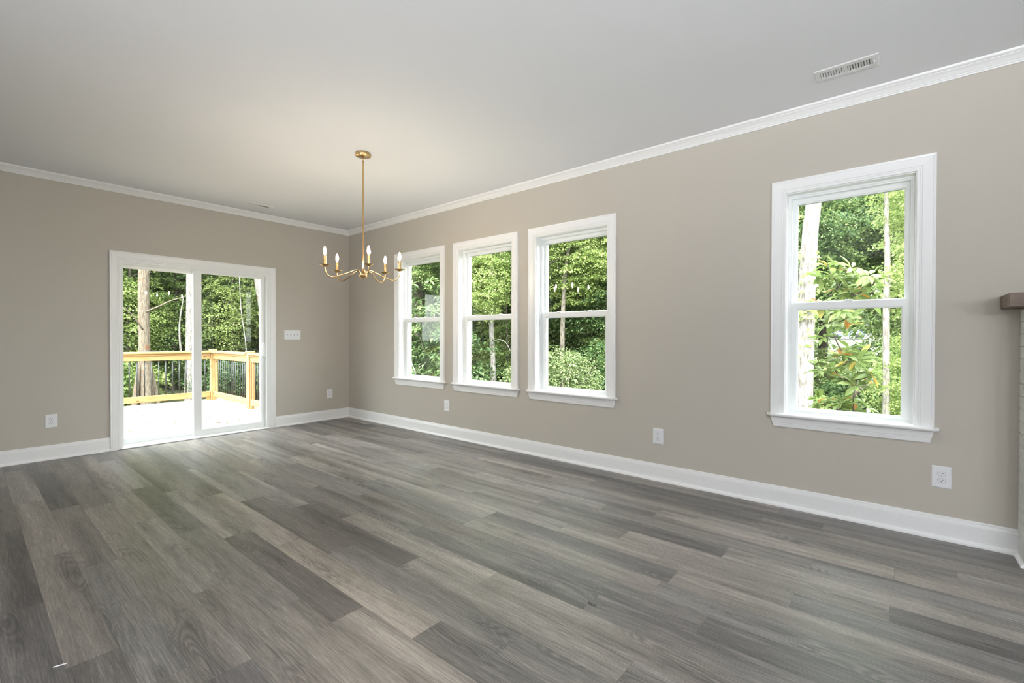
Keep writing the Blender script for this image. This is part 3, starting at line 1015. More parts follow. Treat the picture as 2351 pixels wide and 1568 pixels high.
for i, (x, y) in enumerate(((7.9, -5.2), (9.2, -5.2), (10.5, -5.2))):  # invented globe pendants, added out of view as fill for walls and ceiling
    if proto is None:
        root = empty('added_pendant', (0, 0, 0))
        build('canopy', MB().lathe([(0.0001, 0), (0.06, 0), (0.06, -0.02), (0.0001, -0.024)], (0, 0, 0), 24), M['brass'], root)
        build('rod', MB().lathe([(0.005, -0.02), (0.005, -0.62)], (0, 0, 0), 12), M['brass'], root)
        mb = MB().lathe([(0.0001, -0.92)] + [(0.15 * math.sin(PI * k / 16), -0.77 - 0.15 * math.cos(PI * k / 16)) for k in range(1, 16)] + [(0.0001, -0.62)], (0, 0, 0), 32)
        build('globe', mb, M['globe'], root)
        proto = root
        o = root
    else:
        o = copy_tree(proto)
    o.location = (x, y, CH)
    tag(o, 'round frosted globe pendant added unseen behind the camera to brighten the room', 'pendant light', 'added globe pendants behind the camera')

# invented floor uplights, added out of view to brighten the visible ceiling
for (x, y, tx, ty, pw) in ((6.8, -7.3, 5.2, -1.3, 1.65), (8.6, -5.0, 4.6, -1.3, 0.28)):
    r = empty('added_uplight', (x, y, 0))
    tag(r, 'floor standing uplight added unseen behind the camera to brighten the ceiling', 'added fill lamp', 'added uplights behind the camera')
    build('base', MB().lathe([(0.0001, 0.0), (0.14, 0.0), (0.14, 0.015), (0.02, 0.03), (0.0001, 0.03)], (x, y, 0), 32), M['blackmetal'], r)
    build('pole', MB().tube([(x, y, 0.02), (x, y, 0.90)], 0.011, 12), M['blackmetal'], r)
    d = Vector((tx - x, ty - y, 0)).normalized() * math.cos(math.radians(48)) + Vector((0, 0, math.sin(math.radians(48))))
    q = d.to_track_quat('Z', 'Y')
    prof = [(0.0001, -0.10), (0.05, -0.10), (0.10, -0.05), (0.13, 0.0), (0.127, 0.0), (0.097, -0.046), (0.047, -0.094), (0.0001, -0.094)]
    mb = MB().lathe(prof, (0, 0, 0), 32)
    mb.v = [tuple(q @ Vector(p) + Vector((x, y, 0.98))) for p in mb.v]
    build('lamp_shade', mb, M['blackmetal'], r)
    ld = bpy.data.lights.new('added_uplight_beam', 'SPOT')
    ld.energy = FILL_UPLIGHT * pw; ld.spot_size = math.radians(100); ld.spot_blend = 1.0; ld.shadow_soft_size = 0.10
    ld.color = (0.94, 0.97, 1.0)
    lo = bpy.data.objects.new('added_uplight_beam', ld)
    COL.objects.link(lo)
    lo.rotation_euler = (-d).to_track_quat('Z', 'Y').to_euler()
    lo.location = Vector((x, y, 0.98)) + d * 0.02

# ------------------------------------------------------------------ scraps left on the floor
M['scrap'] = principled('white_scrap', (0.8, 0.8, 0.8), 0.6)
M['curl'] = principled('dark_shaving', (0.06, 0.055, 0.05), 0.7)

# ------------------------------------------------------------------ deck
DZ = -0.030
mb = MB()
x = -T - 0.02
bw, gap = 0.1385, 0.005
while x > -4.02:
    xa = max(x - bw, -4.03)
    mb.bbox(xa, x, -5.2, -0.40, DZ - 0.035, DZ, 0.004)
    x -= bw + gap
mb.box(-4.0, -T - 0.01, -5.15, -0.42, DZ - 0.24, DZ - 0.036)
tag(build('deck', mb, M['deck']), 'pale new wooden deck outside the sliding door', 'deck')

def rail_run(name, axis, lo, hi, c, bal, extra, label):
    """axis 'y': rail along y at x=c ; axis 'x': rail along x at y=c"""
    root = empty(name, ((c, (lo + hi) / 2, 0) if axis == 'y' else ((lo + hi) / 2, c, 0)))
    tag(root, label, 'railing', 'wooden deck railing runs')
    def B(a0, a1, d0, d1, z0, z1, b=0.004):
        mb = MB()
        return mb.bbox(c + d0, c + d1, a0, a1, z0, z1, b) if axis == 'y' else mb.bbox(a0, a1, c + d0, c + d1, z0, z1, b)
    mat = M['pine_' + axis]
    build('cap_rail', B(lo, hi, -0.066, 0.066, 0.870, 0.908), mat, root)
    mb = B(lo, hi, -0.030, 0.030, 0.832, 0.8695)
    mb2 = B(lo, hi, -0.020, 0.020, 0.748, 0.832)
    mb.add(mb2.v, mb2.f)
    build('top_rail', mb, mat, root)
    build('bottom_rail', B(lo, hi, -0.020, 0.020, 0.024, 0.131), mat, root)
    for a in bal:
        p = (c, a) if axis == 'y' else (a, c)
        build('baluster', MB().tube([(p[0], p[1], 0.125), (p[0], p[1], 0.752)], 0.0095, 10), M['blackmetal'], root)
    for a0, a1 in extra:
        build('nailer', B(a0, a1, -0.019, 0.019, 0.131, 0.748), M['pine_z'], root)
    return root
rail_run('deck_railing', 'y', -4.9, -0.602, -3.905, [-1.814 - 0.1025 * k for k in range(20)] + [-1.814 + 0.1025 * k for k in range(1, 12)], [], 'wooden deck railing with black balusters running across behind the sliding door')
rail_run('deck_railing', 'x', -3.855, -2.205, -0.550, [-3.775] + [-3.719 + 0.1045 * k for k in range(1, 14)], [(-3.735, -3.715)], 'short wooden railing between the two deck posts seen through the right door panel')
rail_run('deck_railing', 'x', -2.095, -T - 0.02, -0.550, [-2.035] + [-1.93 + 0.1045 * k for k in range(0, 16)], [(-2.09, -2.052), (-2.012, -1.990)], 'railing run from the nearer deck post towards the house')
def post(x0, x1, y0, y1, label):
    r = empty('railing_post', ((x0 + x1) / 2, (y0 + y1) / 2, DZ))
    build('post', MB().bbox(x0, x1, y0, y1, DZ, 0.905, 0.005), M['pine_z'], r)
    build('post_cap', MB().bbox(x0 - 0.012, x1 + 0.012, y0 - 0.012, y1 + 0.012, 0.909, 0.930, 0.004), M['pine_z'], r)
    tag(r, label, 'railing post', 'wooden deck railing posts')
post(-3.950, -3.860, -0.600, -0.510, 'square wooden post at the far corner of the deck railing')
post(-2.205, -2.095, -0.592, -0.502, 'square wooden post in the middle of the side deck railing')
for x0, x1, y0, y1, lb in ((-3.93, -3.89, -0.67, -0.602, 'small wood block under the bottom rail left of the corner post'),
                       (-3.858, -3.80, -0.575, -0.535, 'small wood block under the bottom rail right of the corner post'),
                       (-2.093, -2.03, -0.575, -0.535, 'small wood block under the rail beside the nearer post')):
    tag(build('rail_block', MB().bbox(x0, x1, y0, y1, DZ, 0.024, 0.003), M['pine_x']), lb, 'wood block', 'support blocks under the rails')

# dead leaves on the deck
M['deadleaf'] = principled('brown_dead_leaf', (0.22, 0.10, 0.045), 0.8)
proto = None
for i, (x, y, s) in enumerate(((-1.52, -1.75, .045), (-2.14, -1.43, .05), (-2.0, -1.04, .05), (-1.03, -1.11, .04), (-1.34, -2.3, .045), (-1.21, -2.3, .05), (-1.10, -1.36, .10), (-0.94, -1.3, .06),
                               (-1.80, -1.99, .05), (-2.25, -1.38, .04), (-1.62, -1.31, .035), (-2.1, -2.22, .05), (-0.8, -1.62, .05), (-0.62, -1.95, .05), (-0.55, -1.5, .045), (-2.6, -1.9, .04))):
    mb = MB()
    n = 7
    l, w = s, s * 0.38
    top = [(l * (k / (n - 1) - 0.5), w * math.sin(PI * k / (n - 1)) * 0.5, 0.004 + 0.006 * math.sin(PI * k / (n - 1))) for k in range(n)]
    mid = [(l * (k / (n - 1) - 0.5), 0, 0.002 + 0.002 * math.sin(3 * k)) for k in range(n)]
    bot = [(a, -b, c) for a, b, c in top]
    mb.sweep([top, mid, bot], False, False, True)
    o = build('fallen_leaf', mb, M['deadleaf'])
    o.location = (x, y, DZ + 0.001)
    o.rotation_euler = (0, 0, rnd.random() * 6.28)
    tag(o, 'small brown dead leaf lying on the pale deck boards', 'leaf', 'dead leaves on the deck')

# ------------------------------------------------------------------ ground outside
def gz(x, y):
    d = math.hypot(x - 6, y + 3.6)
    z = -0.95 + 2.0 * min(1, max(0, (d - 8) / 70)) + 0.10 * math.sin(x * 0.9) * math.cos(y * 0.8)
    return z
def make_ground():
    xs = np.concatenate([np.linspace(-90, -30, 16), np.linspace(-28, 16, 60), np.linspace(18, 60, 14)])
    ys = np.concatenate([np.linspace(-40, -8, 12), np.linspace(-6, 30, 50), np.linspace(32, 130, 30)])
    mb = MB()
    v = [(x, y, gz(x, y) if not (x > -0.3 and y < 0.3) else -1.0) for y in ys for x in xs]
    nx = len(xs)
    f = [(j * nx + i, j * nx + i + 1, (j + 1) * nx + i + 1, (j + 1) * nx + i) for j in range(len(ys) - 1) for i in range(nx - 1)]
    mb.add(v, f, True)
    mt = principled('forest_floor', (0.045, 0.055, 0.022), 0.95, var=(1.4, 0.7, (1, 1, 1)))
    tag(build('ground', mb, mt), 'leafy green and brown ground of the woods', 'ground', kind='structure')
make_ground()

# ------------------------------------------------------------------ foliage
LEAF = {
    'maple': leaf_mat('maple_leaves', [(0.0, (0.085, 0.15, 0.045)), (0.5, (0.22, 0.31, 0.10)), (0.95, (0.40, 0.48, 0.19))], 0.5),
    'lime': leaf_mat('lime_leaves', [(0.0, (0.20, 0.29, 0.08)), (0.5, (0.34, 0.43, 0.14)), (1.0, (0.50, 0.55, 0.25))], 0.5),
    'dark': leaf_mat('dark_leaves', [(0.0, (0.035, 0.075, 0.026)), (0.6, (0.10, 0.175, 0.06)), (1.0, (0.22, 0.31, 0.12))], 0.4, 0.4),
    'holly': leaf_mat('glossy_shrub_leaves', [(0.0, (0.07, 0.11, 0.035)), (0.8, (0.22, 0.28, 0.11)), (0.955, (0.36, 0.40, 0.18)), (0.99, (0.55, 0.36, 0.09)), (1.0, (0.6, 0.32, 0.06))], 0.3, 0.35),
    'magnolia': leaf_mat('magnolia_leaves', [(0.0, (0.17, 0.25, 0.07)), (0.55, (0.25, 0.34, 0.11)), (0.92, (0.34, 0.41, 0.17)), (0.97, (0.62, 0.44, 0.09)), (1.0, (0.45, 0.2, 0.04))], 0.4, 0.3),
    'magnoliadark': leaf_mat('dark_magnolia_leaves', [(0.0, (0.07, 0.12, 0.04)), (0.55, (0.14, 0.21, 0.075)), (1.0, (0.27, 0.35, 0.14))], 0.35, 0.35),  # darker green leaves than the other magnolia
    'brown': leaf_mat('dead_bough_leaves', [(0.0, (0.08, 0.035, 0.018)), (1.0, (0.20, 0.095, 0.04))], 0.3, 0.7),
}
BARK = {
    'grey': bark_mat('grey_bark', (0.055, 0.048, 0.036), (0.16, 0.14, 0.11)),
    'dark': bark_mat('dark_bark', (0.022, 0.018, 0.014), (0.07, 0.055, 0.042)),
    'orange': bark_mat('orange_lichen_bark', (0.085, 0.065, 0.045), (0.165, 0.135, 0.10), (0.15, 0.075, 0.035), 0.60),
    'pale': bark_mat('pale_bark', (0.13, 0.115, 0.10), (0.30, 0.28, 0.26)),
    'palespot': bark_mat('pale_spotted_bark', (0.16, 0.14, 0.12), (0.30, 0.28, 0.255), (0.17, 0.09, 0.035), 0.62),
}

def leaves_mesh(name, c, nrm, dr, ln, wd, mat, fold=0.25, shape=4):
    """one quad-pair (or six sided blade) per leaf; c base point, dr direction, nrm up"""
    n = len(c)
    dr = dr / np.linalg.norm(dr, axis=1, keepdims=True)
    side = np.cross(dr, nrm); side /= (np.linalg.norm(side, axis=1, keepdims=True) + 1e-9)
    up = np.cross(side, dr)
    l = ln[:, None]; w = wd[:, None]
    if shape == 4:
        P = [c, c + dr * l * 0.5 + side * w * 0.5 + up * w * fold, c + dr * l - up * l * 0.08, c + dr * l * 0.5 - side * w * 0.5 + up * w * fold]
        V = np.stack(P, 1).reshape(-1, 3)
        k = 4
        tri = np.array([[0, 1, 2], [0, 2, 3]])
    elif shape == 5:      # lobed maple-like star of 3 points
        P = [c, c + dr * l * 0.45 + side * w * 0.62 + up * w * fold, c + dr * l * 0.62 + side * w * 0.16, c + dr * l - up * l * 0.10,
             c + dr * l * 0.62 - side * w * 0.16, c + dr * l * 0.45 - side * w * 0.62 + up * w * fold]
        V = np.stack(P, 1).reshape(-1, 3)
        k = 6
        tri = np.array([[0, 1, 2], [0, 2, 4], [2, 3, 4], [0, 4, 5]])
    else:                 # long blade with midrib
        P = [c, c + dr * l * 0.28 + side * w * 0.42 + up * w * fold, c + dr * l * 0.62 + side * w * 0.5 + up * w * fold * .6, c + dr * l * 0.88 + side * w * 0.22 - up * l * 0.05, c + dr * l - up * l * 0.10,
             c + dr * l * 0.88 - side * w * 0.22 - up * l * 0.05, c + dr * l * 0.62 - side * w * 0.5 + up * w * fold * .6, c + dr * l * 0.28 - side * w * 0.42 + up * w * fold, c + dr * l * 0.5]
        V = np.stack(P, 1).reshape(-1, 3)
        k = 9
        tri = np.array([[0, 1, 8], [1, 2, 8], [2, 3, 8], [3, 4, 8], [4, 5, 8], [5, 6, 8], [6, 7, 8], [7, 0, 8]])
    F = (tri[None, :, :] + (np.arange(n) * k)[:, None, None]).reshape(-1, 3)
    me = bpy.data.meshes.new(name)
    me.vertices.add(len(V)); me.vertices.foreach_set('co', V.astype(np.float32).ravel())
    me.loops.add(F.size); me.loops.foreach_set('vertex_index', F.astype(np.int32).ravel())
    me.polygons.add(len(F))
    me.polygons.foreach_set('loop_start', (np.arange(len(F)) * 3).astype(np.int32))
    me.polygons.foreach_set('loop_total', np.full(len(F), 3, dtype=np.int32))
    me.update(calc_edges=True)
    me.materials.append(mat)
    return me

def sprays(rs, centers, outward, nleaf, rad, size, droop=0.35, spread=0.12):
    """flat fans of leaves at given centres"""
    C, Nn, D = [], [], []
    for c, o in zip(centers, outward):
        k = int(nleaf * rs.uniform(0.6, 1.3))
        r = rad * rs.uniform(0.6, 1.25)
        nz = np.array([o[0] * 0.35, o[1] * 0.35, 1.0]) + rs.normal(0, 0.18, 3); nz /= np.linalg.norm(nz)
        u = np.cross(nz, [0.3, 1, 0.1]); u /= np.linalg.norm(u); v = np.cross(nz, u)
        a = rs.uniform(0, 2 * PI, k); q = r * np.sqrt(rs.uniform(0, 1, k))
        p = c + (np.cos(a) * q)[:, None] * u + (np.sin(a) * q)[:, None] * v
        p[:, 2] -= droop * q * q / r
        p += rs.normal(0, spread * r, (k, 3))
        d = (np.cos(a))[:, None] * u + (np.sin(a))[:, None] * v + rs.normal(0, 0.45, (k, 3))
        d[:, 2] -= 0.35
        n = nz + rs.normal(0, 0.42, (k, 3))
        C.append(p); D.append(d); Nn.append(n)
    C, Nn, D = map(np.concatenate, (C, Nn, D))
    s = size * rs.uniform(0.65, 1.3, len(C))
    return C, Nn, D, s

def crown_mesh(name, seed, rx, rz, z0, nspray, nleaf, size, mat, rad=0.5, aspect=0.75, shape=5, hollow=0.45):
    rs = np.random.RandomState(seed)
    cs, os_ = [], []
    while len(cs) < nspray:
        p = rs.uniform(-1, 1, 3)
        q = np.linalg.norm(p)
        if q > 1 or q < hollow * rs.uniform(0.6, 1):
            continue
        cs.append(p * [rx, rx, rz] + [0, 0, z0 + rz])
        os_.append(p / q)
    C, Nn, D, s = sprays(rs, np.array(cs), np.array(os_), nleaf, rad, size)
    return leaves_mesh(name, C, Nn, D, s, s * aspect, mat, shape=shape)

def limbs(mb, rs, base_pts, rx, z0, z1, n, r0):
    """side branches leaving a trunk polyline"""
    for k in range(n):
        t = rs.uniform(0, 1)
        z = z0 + (z1 - z0) * t
        a = rs.uniform(0, 2 * PI)
        ln = rx * rs.uniform(0.45, 0.9)
        # point on trunk at z
        bp = base_pts[0]
        for p, q in zip(base_pts[:-1], base_pts[1:]):
            if p[2] <= z <= q[2]:
                f = (z - p[2]) / (q[2] - p[2] + 1e-6)
                bp = tuple(p[i] + (q[i] - p[i]) * f for i in range(3))
        pts = [bp]
        for s in range(1, 6):
            u = s / 5
            pts.append((bp[0] + math.cos(a) * ln * u + rs.normal(0, 0.04), bp[1] + math.sin(a) * ln * u + rs.normal(0, 0.04), bp[2] + ln * (0.45 * u - 0.15 * u * u) + rs.normal(0, 0.04)))
        mb.tube(pts, [r0 * (1 - 0.85 * s / 5) for s in range(6)], 6)

CROWN = {}
def crown(kind):
    if kind in CROWN: return CROWN[kind]
    if kind == 'maple_a': m_ = crown_mesh('maple_crown', 1, 2.3, 3.6, 0.4, 260, 105, 0.108, LEAF['maple'], 0.55)
    if kind == 'maple_b': m_ = crown_mesh('maple_crown', 2, 1.9, 3.0, 0.2, 210, 105, 0.098, LEAF['maple'], 0.5)
    if kind == 'lime': m_ = crown_mesh('lime_crown', 3, 1.6, 2.4, 0.2, 150, 95, 0.098, LEAF['lime'], 0.45)
    if kind == 'dark': m_ = crown_mesh('dark_crown', 4, 2.2, 3.8, 0.0, 260, 110, 0.10, LEAF['dark'], 0.55, 0.5, 4)
    if kind == 'shrub_a': m_ = crown_mesh('shrub_leaves', 5, 1.3, 1.0, 0.0, 90, 80, 0.09, LEAF['maple'], 0.38, 0.6, 4, 0.3)
    if kind == 'shrub_b': m_ = crown_mesh('shrub_leaves', 6, 1.2, 0.9, 0.0, 90, 80, 0.085, LEAF['dark'], 0.35, 0.5, 4, 0.3)
    if kind == 'shrub_c': m_ = crown_mesh('shrub_leaves', 8, 1.1, 0.9, 0.0, 80, 70, 0.09, LEAF['lime'], 0.35, 0.65, 5, 0.3)
    CROWN[kind] = m_
    return m_

TRUNK = {}
def trunk_mesh(kind):
    if kind in TRUNK: return TRUNK[kind]
    rs = np.random.RandomState(hash(kind[0]) % 50 if False else {'grey': 11, 'dark': 12, 'pale': 13}[kind])
    mb = MB()
    pts = [(0.06 * math.sin(z * 0.6), 0.05 * math.cos(z * 0.5), z - 0.4) for z in np.linspace(0, 9, 13)]
    mb.tube(pts, [0.15 * (1.25 if i == 0 else 1) * (1 - 0.8 * i / 12) for i in range(13)], 10)
    limbs(mb, rs, pts, 2.2, 1.5, 7.5, 16, 0.035)
    me = bpy.data.meshes.new('trunk')
    me.from_pydata(mb.v, [], mb.f)
    me.polygons.foreach_set('use_smooth', mb.sm)
    me.materials.append(BARK[kind])
    TRUNK[kind] = me
    return me

def mesh_obj(name, me, parent):
    o = bpy.data.objects.new(name, me)
    COL.objects.link(o)
    o.parent = parent
    return o

def forest_tree(x, y, kind, bark, sc, lift, rz, label, group):
    r = empty('tree', (x, y, gz(x, y)), 0)
    r.rotation_euler = (0, 0, rz)
    r.scale = (sc, sc, sc)
    mesh_obj('trunk', trunk_mesh(bark), r)
    f = mesh_obj('foliage', crown(kind), r)
    f.location = (0, 0, lift)
    tag(r, label, 'tree', group)
    return r

def polar(bear, d):
    a = math.radians(bear)
    return 6.18 + d * math.cos(a), -3.66 + d * math.sin(a)

# far belt of woods: bearings 84..176 degrees from the room
rs = np.random.RandomState(5)
k = 0
for ring, (d0, n, jit) in enumerate(((15.5, 15, 1.2), (20.0, 17, 1.6), (26.0, 17, 2.2))):
    for i in range(n):
        b = 84 + 93 * (i + 0.5) / n + rs.uniform(-1.6, 1.6)
        d = d0 + rs.uniform(-jit, jit) + (3.8 if b > 146 else 0)
        x, y = polar(b, d)
        if 90.8 < b < 95.0:      # gap in the woods towards the road
            continue
        kind = ['maple_a', 'dark', 'maple_b', 'lime', 'maple_a', 'dark', 'maple_b'][(i * 3 + ring * 2) % 7]
        if b > 146 and kind == 'dark' and (i + ring) % 2:
            kind = 'maple_b'
        bark = ['grey', 'dark', 'grey'][(i + ring) % 3]
        sc = (1.0, 1.2, 1.45)[ring] * rs.uniform(0.85, 1.15)
        lift = rs.uniform(0.6, 1.9)
        if 87 < b < 100: lift = 2.3
        kd = {'maple_a': 'green', 'maple_b': 'green', 'dark': 'dark green', 'lime': 'bright lime green'}[kind]
        forest_tree(x, y, kind, bark, sc, lift, rs.uniform(0, 6.28), 'leafy %s tree in the woods behind the house' % kd, '%s trees of the woods' % kd)
# upper canopy behind to close the sky
for i in range(12):
    b = 84 + 93 * (i + 0.5) / 12
    x, y = polar(b, 24 + (i % 3) * 2.5)
    forest_tree(x, y, 'maple_a' if i % 2 else 'dark', 'dark', 1.5, 4.2, i * 1.3, 'tall tree whose crown rises above the rest of the woods', 'tall trees at the back of the woods')
for i in range(7):
    x, y = polar(86.5 + 2.1 * i, 104 + (i % 3) * 4)
    forest_tree(x, y, 'dark' if i % 2 else 'maple_a', 'dark', 3.2, -0.6, i * 1.1, 'distant tree on the far side of the road', 'distant trees across the road')
# understory shrubs
for ring, (d0, n) in enumerate(((12.8, 16), (17.0, 18), (25.0, 22), (32.0, 24))):
    for i in range(n):
        b = 84 + 93 * (i + 0.5) / n + rs.uniform(-1.5, 1.5)
        d = d0 + rs.uniform(-1.0, 1.0) + (4.0 if b > 146 else 0)
        if ring == 0 and 122 < b < 137:
            continue
        if ring >= 2 and 92.9 < b < 94.7:
            continue
        x, y = polar(b, d)
        if x > -5.0 and y < 1.5:
            continue
        r = empty('shrub', (x, y, gz(x, y) - 0.1))
        r.rotation_euler = (0, 0, rs.uniform(0, 6.28))
        s = rs.uniform(0.9, 1.35) * (0.62 if 90 < b < 97.5 and ring < 2 else 1.0) * (0.8 if b > 146 else 1) * (1, 1, 1.9, 2.6)[ring]
        if ring >= 2 and 87 < b < 100: s = 0.62
        r.scale = (s, s, s)
        kd = ['shrub_a', 'shrub_b', 'shrub_c', 'shrub_a'][(i + ring) % 4]
        mesh_obj('foliage', crown(kd), r)
        nm = {'shrub_a': 'mid green', 'shrub_b': 'dark green', 'shrub_c': 'light green'}[kd]
        tag(r, '%s shrub growing low in the woods behind the house' % nm, 'shrub', '%s undergrowth shrubs' % nm)

# ------------------------------------------------------------------ particular trees the photo shows
def hero_tree(pts, rad, bark, label, name='tree', n=14, limb=None, crownspec=None, extra=None):
    r = empty(name, (pts[0][0], pts[0][1], gz(pts[0][0], pts[0][1])))
    full = [(pts[0][0], pts[0][1], gz(pts[0][0], pts[0][1]) - 0.15)] + list(pts)
    rr = [rad[0] * 1.3] + list(rad)
    P = bez([tuple(p) + (q,) for p, q in zip(full, rr)], 4)
    mb = MB().tube([p[:3] for p in P], [p[3] for p in P], n)
    if extra:
        for ep, er in extra:
            Q = bez([tuple(p) for p in ep], 4)
            mb.tube(Q, [er * (1 - 0.7 * i / (len(Q) - 1)) for i in range(len(Q))], 8)
    build('trunk', mb, BARK[bark], r)
    if crownspec:
        for (cx, cy, cz, kind, sc) in crownspec:
            f = mesh_obj('foliage', crown(kind), r)
            off = WLOC[r.name]
            f.location = (cx - off[0], cy - off[1], cz - off[2])
            f.scale = (sc, sc, sc)
            f.rotation_euler = (0, 0, cx * 3)
    tag(r, label, 'tree')
    return r

hero_tree([(-8.5, -0.62, -0.60), (-8.5, -0.64, 0.21), (-8.5, -0.67, 0.87), (-8.5, -0.68, 1.98), (-8.5, -0.67, 3.09), (-8.45, -0.62, 5.2), (-8.4, -0.5, 7.5)],
          [0.17, 0.14, 0.125, 0.12, 0.115, 0.10, 0.06], 'orange', 'tree with orange flecked brown bark behind the left door panel',
          extra=[([(-8.5, -0.35, -1.1), (-8.5, -0.42, -0.4), (-8.5, -0.52, 0.25), (-8.5, -0.62, 0.8)], 0.075),
                 ([(-8.45, -0.92, -1.1), (-8.45, -0.86, -0.3), (-8.45, -0.80, 0.3), (-8.48, -0.72, 0.8)], 0.085),
                 ([(-8.4, -0.67, 1.80), (-8.2, -0.43, 1.95), (-8.1, -0.2, 2.1), (-8.0, 0.10, 2.24), (-8.0, 0.2, 2.45)], 0.022),
                 ([(-8.4, -0.72, 1.35), (-8.2, -1.0, 1.75), (-8.1, -1.4, 2.1)], 0.02)],
          crownspec=[(-8.4, -0.5, 5.2, 'maple_b', 0.9)])
hero_tree([(-9.5, 0.56, -0.43), (-9.5, 0.57, 0.83), (-9.5, 0.59, 2.10), (-9.5, 0.60, 3.35), (-9.5, 0.66, 5.5), (-9.5, 0.7, 8.0)], [0.12, 0.10, 0.095, 0.09, 0.07, 0.04],
          'pale', 'slender pale trunk beside the middle stile of the sliding door', extra=[([(-9.45, 0.36, 0.6), (-9.45, 0.32, 1.5), (-9.45, 0.42, 2.3)], 0.03)],
          crownspec=[(-9.5, 0.7, 5.0, 'lime', 0.9)])
hero_tree([(-9.0, 2.72, 0.13), (-9.0, 2.60, 1.36), (-9.0, 2.42, 2.43), (-9.0, 2.27, 3.49), (-9.0, 2.0, 5.5), (-9.0, 1.8, 7.5)], [0.23, 0.21, 0.20, 0.19, 0.15, 0.1],
          'palespot', 'leaning pale thick trunk at the right edge of the sliding door glass', crownspec=[(-9.0, 1.9, 5.2, 'maple_b', 0.9)])
P = bez([(-7.0, 1.01, 5.2), (-7.0, 1.01, 3.15), (-7.0, 1.04, 2.01), (-7.0, 1.12, 1.33), (-7.0, 1.17, 0.79), (-7.0, 1.2, -0.9)], 5)
tag(build('hanging_vine', MB().tube(P, 0.011, 6), BARK['pale']), 'thin pale vine hanging straight down outside the right door panel', 'vine')
hero_tree([(-4.59, 5.0, 0.07), (-4.6, 5.0, 1.74), (-4.6, 5.0, 3.4), (-4.6, 5.0, 6.0)], [0.17, 0.15, 0.13, 0.08], 'dark', 'dark trunk seen through the window nearest the corner',
          crownspec=[(-4.4, 5.1, 2.0, 'dark', 0.55), (-4.0, 4.2, 2.4, 'maple_b', 0.42), (-4.6, 5.0, 4.6, 'maple_b', 0.8)])
hero_tree([(-2.57, 6.0, -0.09), (-2.60, 6.0, 0.86), (-2.64, 6.0, 1.69), (-2.61, 6.0, 2.84), (-2.64, 6.0, 3.83), (-2.6, 6.1, 6.0)], [0.085, 0.075, 0.068, 0.055, 0.045, 0.025],
          'pale', 'slender white barked sapling seen through the middle window',
          extra=[([(-2.61, 6.0, 1.02), (-2.3, 5.95, 1.12), (-2.0, 5.9, 1.02), (-1.8, 5.85, 0.8)], 0.016)],
          crownspec=[(-2.4, 5.6, 1.55, 'lime', 0.5), (-1.7, 6.2, 2.7, 'maple_b', 0.4), (-2.6, 6.4, 3.8, 'lime', 0.7)])
hero_tree([(-5.66, 9.0, -0.51), (-5.70, 9.0, 1.2), (-5.74, 9.0, 2.73), (-5.8, 9.0, 3.8), (-5.8, 9.0, 6.5)], [0.26, 0.19, 0.16, 0.14, 0.1], 'dark',
          'dark trunk behind the white sapling in the middle window', crownspec=[(-5.8, 9.0, 4.0, 'maple_b', 0.9)])
hero_tree([(-5.0, 9.0, -0.47), (-5.05, 9.0, 1.3), (-5.08, 9.0, 2.9), (-4.95, 9.0, 4.36), (-4.8, 9.0, 6.5)], [0.27, 0.22, 0.18, 0.14, 0.08], 'grey',
          'forked grey brown trunk right of the white sapling in the middle window',
          extra=[([(-5.08, 9.0, 2.75), (-4.85, 9.0, 3.3), (-4.6, 9.0, 3.9), (-4.3, 9.0, 4.6)], 0.09)], crownspec=[(-4.7, 9.2, 4.2, 'maple_a', 0.7)])
hero_tree([(-0.89, 7.0, -0.22), (-0.89, 7.0, 1.23), (-0.85, 7.0, 2.32), (-0.76, 7.0, 3.27), (-0.63, 7.0, 3.91), (-0.4, 7.0, 6.0)], [0.075, 0.065, 0.055, 0.045, 0.04, 0.02], 'grey',
          'thin leaning trunk seen through the third window from the corner',
          extra=[([(-1.5, 7.0, 3.2), (-1.1, 7.0, 3.33), (-0.77, 7.0, 3.41), (-0.42, 7.0, 3.44), (-0.3, 7.0, 3.62)], 0.035),
                 ([(-0.83, 7.0, 2.5), (-0.95, 7.0, 3.0), (-1.2, 7.0, 3.4)], 0.02)],
          crownspec=[(-0.9, 7.5, 1.9, 'lime', 0.6), (-0.1, 7.6, 2.6, 'lime', 0.5), (-0.5, 7.0, 3.9, 'maple_b', 0.8)])
hero_tree([(-2.97, 12.0, 0.24), (-2.94, 12.0, 2.45), (-2.91, 12.0, 4.64), (-2.9, 12.0, 7.0)], [0.2, 0.17, 0.14, 0.1], 'dark', 'dark trunk deep in the woods behind the third window',
          crownspec=[(-2.9, 12.0, 4.2, 'maple_a', 0.9)])
hero_tree([(5.12, 4.5, 0.12), (5.13, 4.5, 0.88), (5.15, 4.5, 1.67), (5.17, 4.5, 2.26), (5.20, 4.5, 2.84), (5.24, 4.5, 3.36), (5.3, 4.5, 5.5), (5.4, 4.5, 8.0)],
          [0.130, 0.125, 0.115, 0.108, 0.102, 0.098, 0.085, 0.05], 'pale', 'thick pale grey trunk at the left side of the separate window', crownspec=[(5.4, 4.6, 5.3, 'lime', 0.9)])
hero_tree([(6.08, 6.0, 0.05), (6.07, 6.0, 1.72), (6.08, 6.0, 2.43), (6.06, 6.0, 3.56), (6.1, 6.0, 5.5)], [0.05, 0.045, 0.04, 0.032, 0.02], 'palespot',
          'slender pale sapling at the right side of the separate window', crownspec=[(6.75, 6.4, 1.0, 'lime', 0.5), (6.5, 6.2, 2.7, 'lime', 0.42), (6.5, 6.3, -0.6, 'lime', 0.4)])
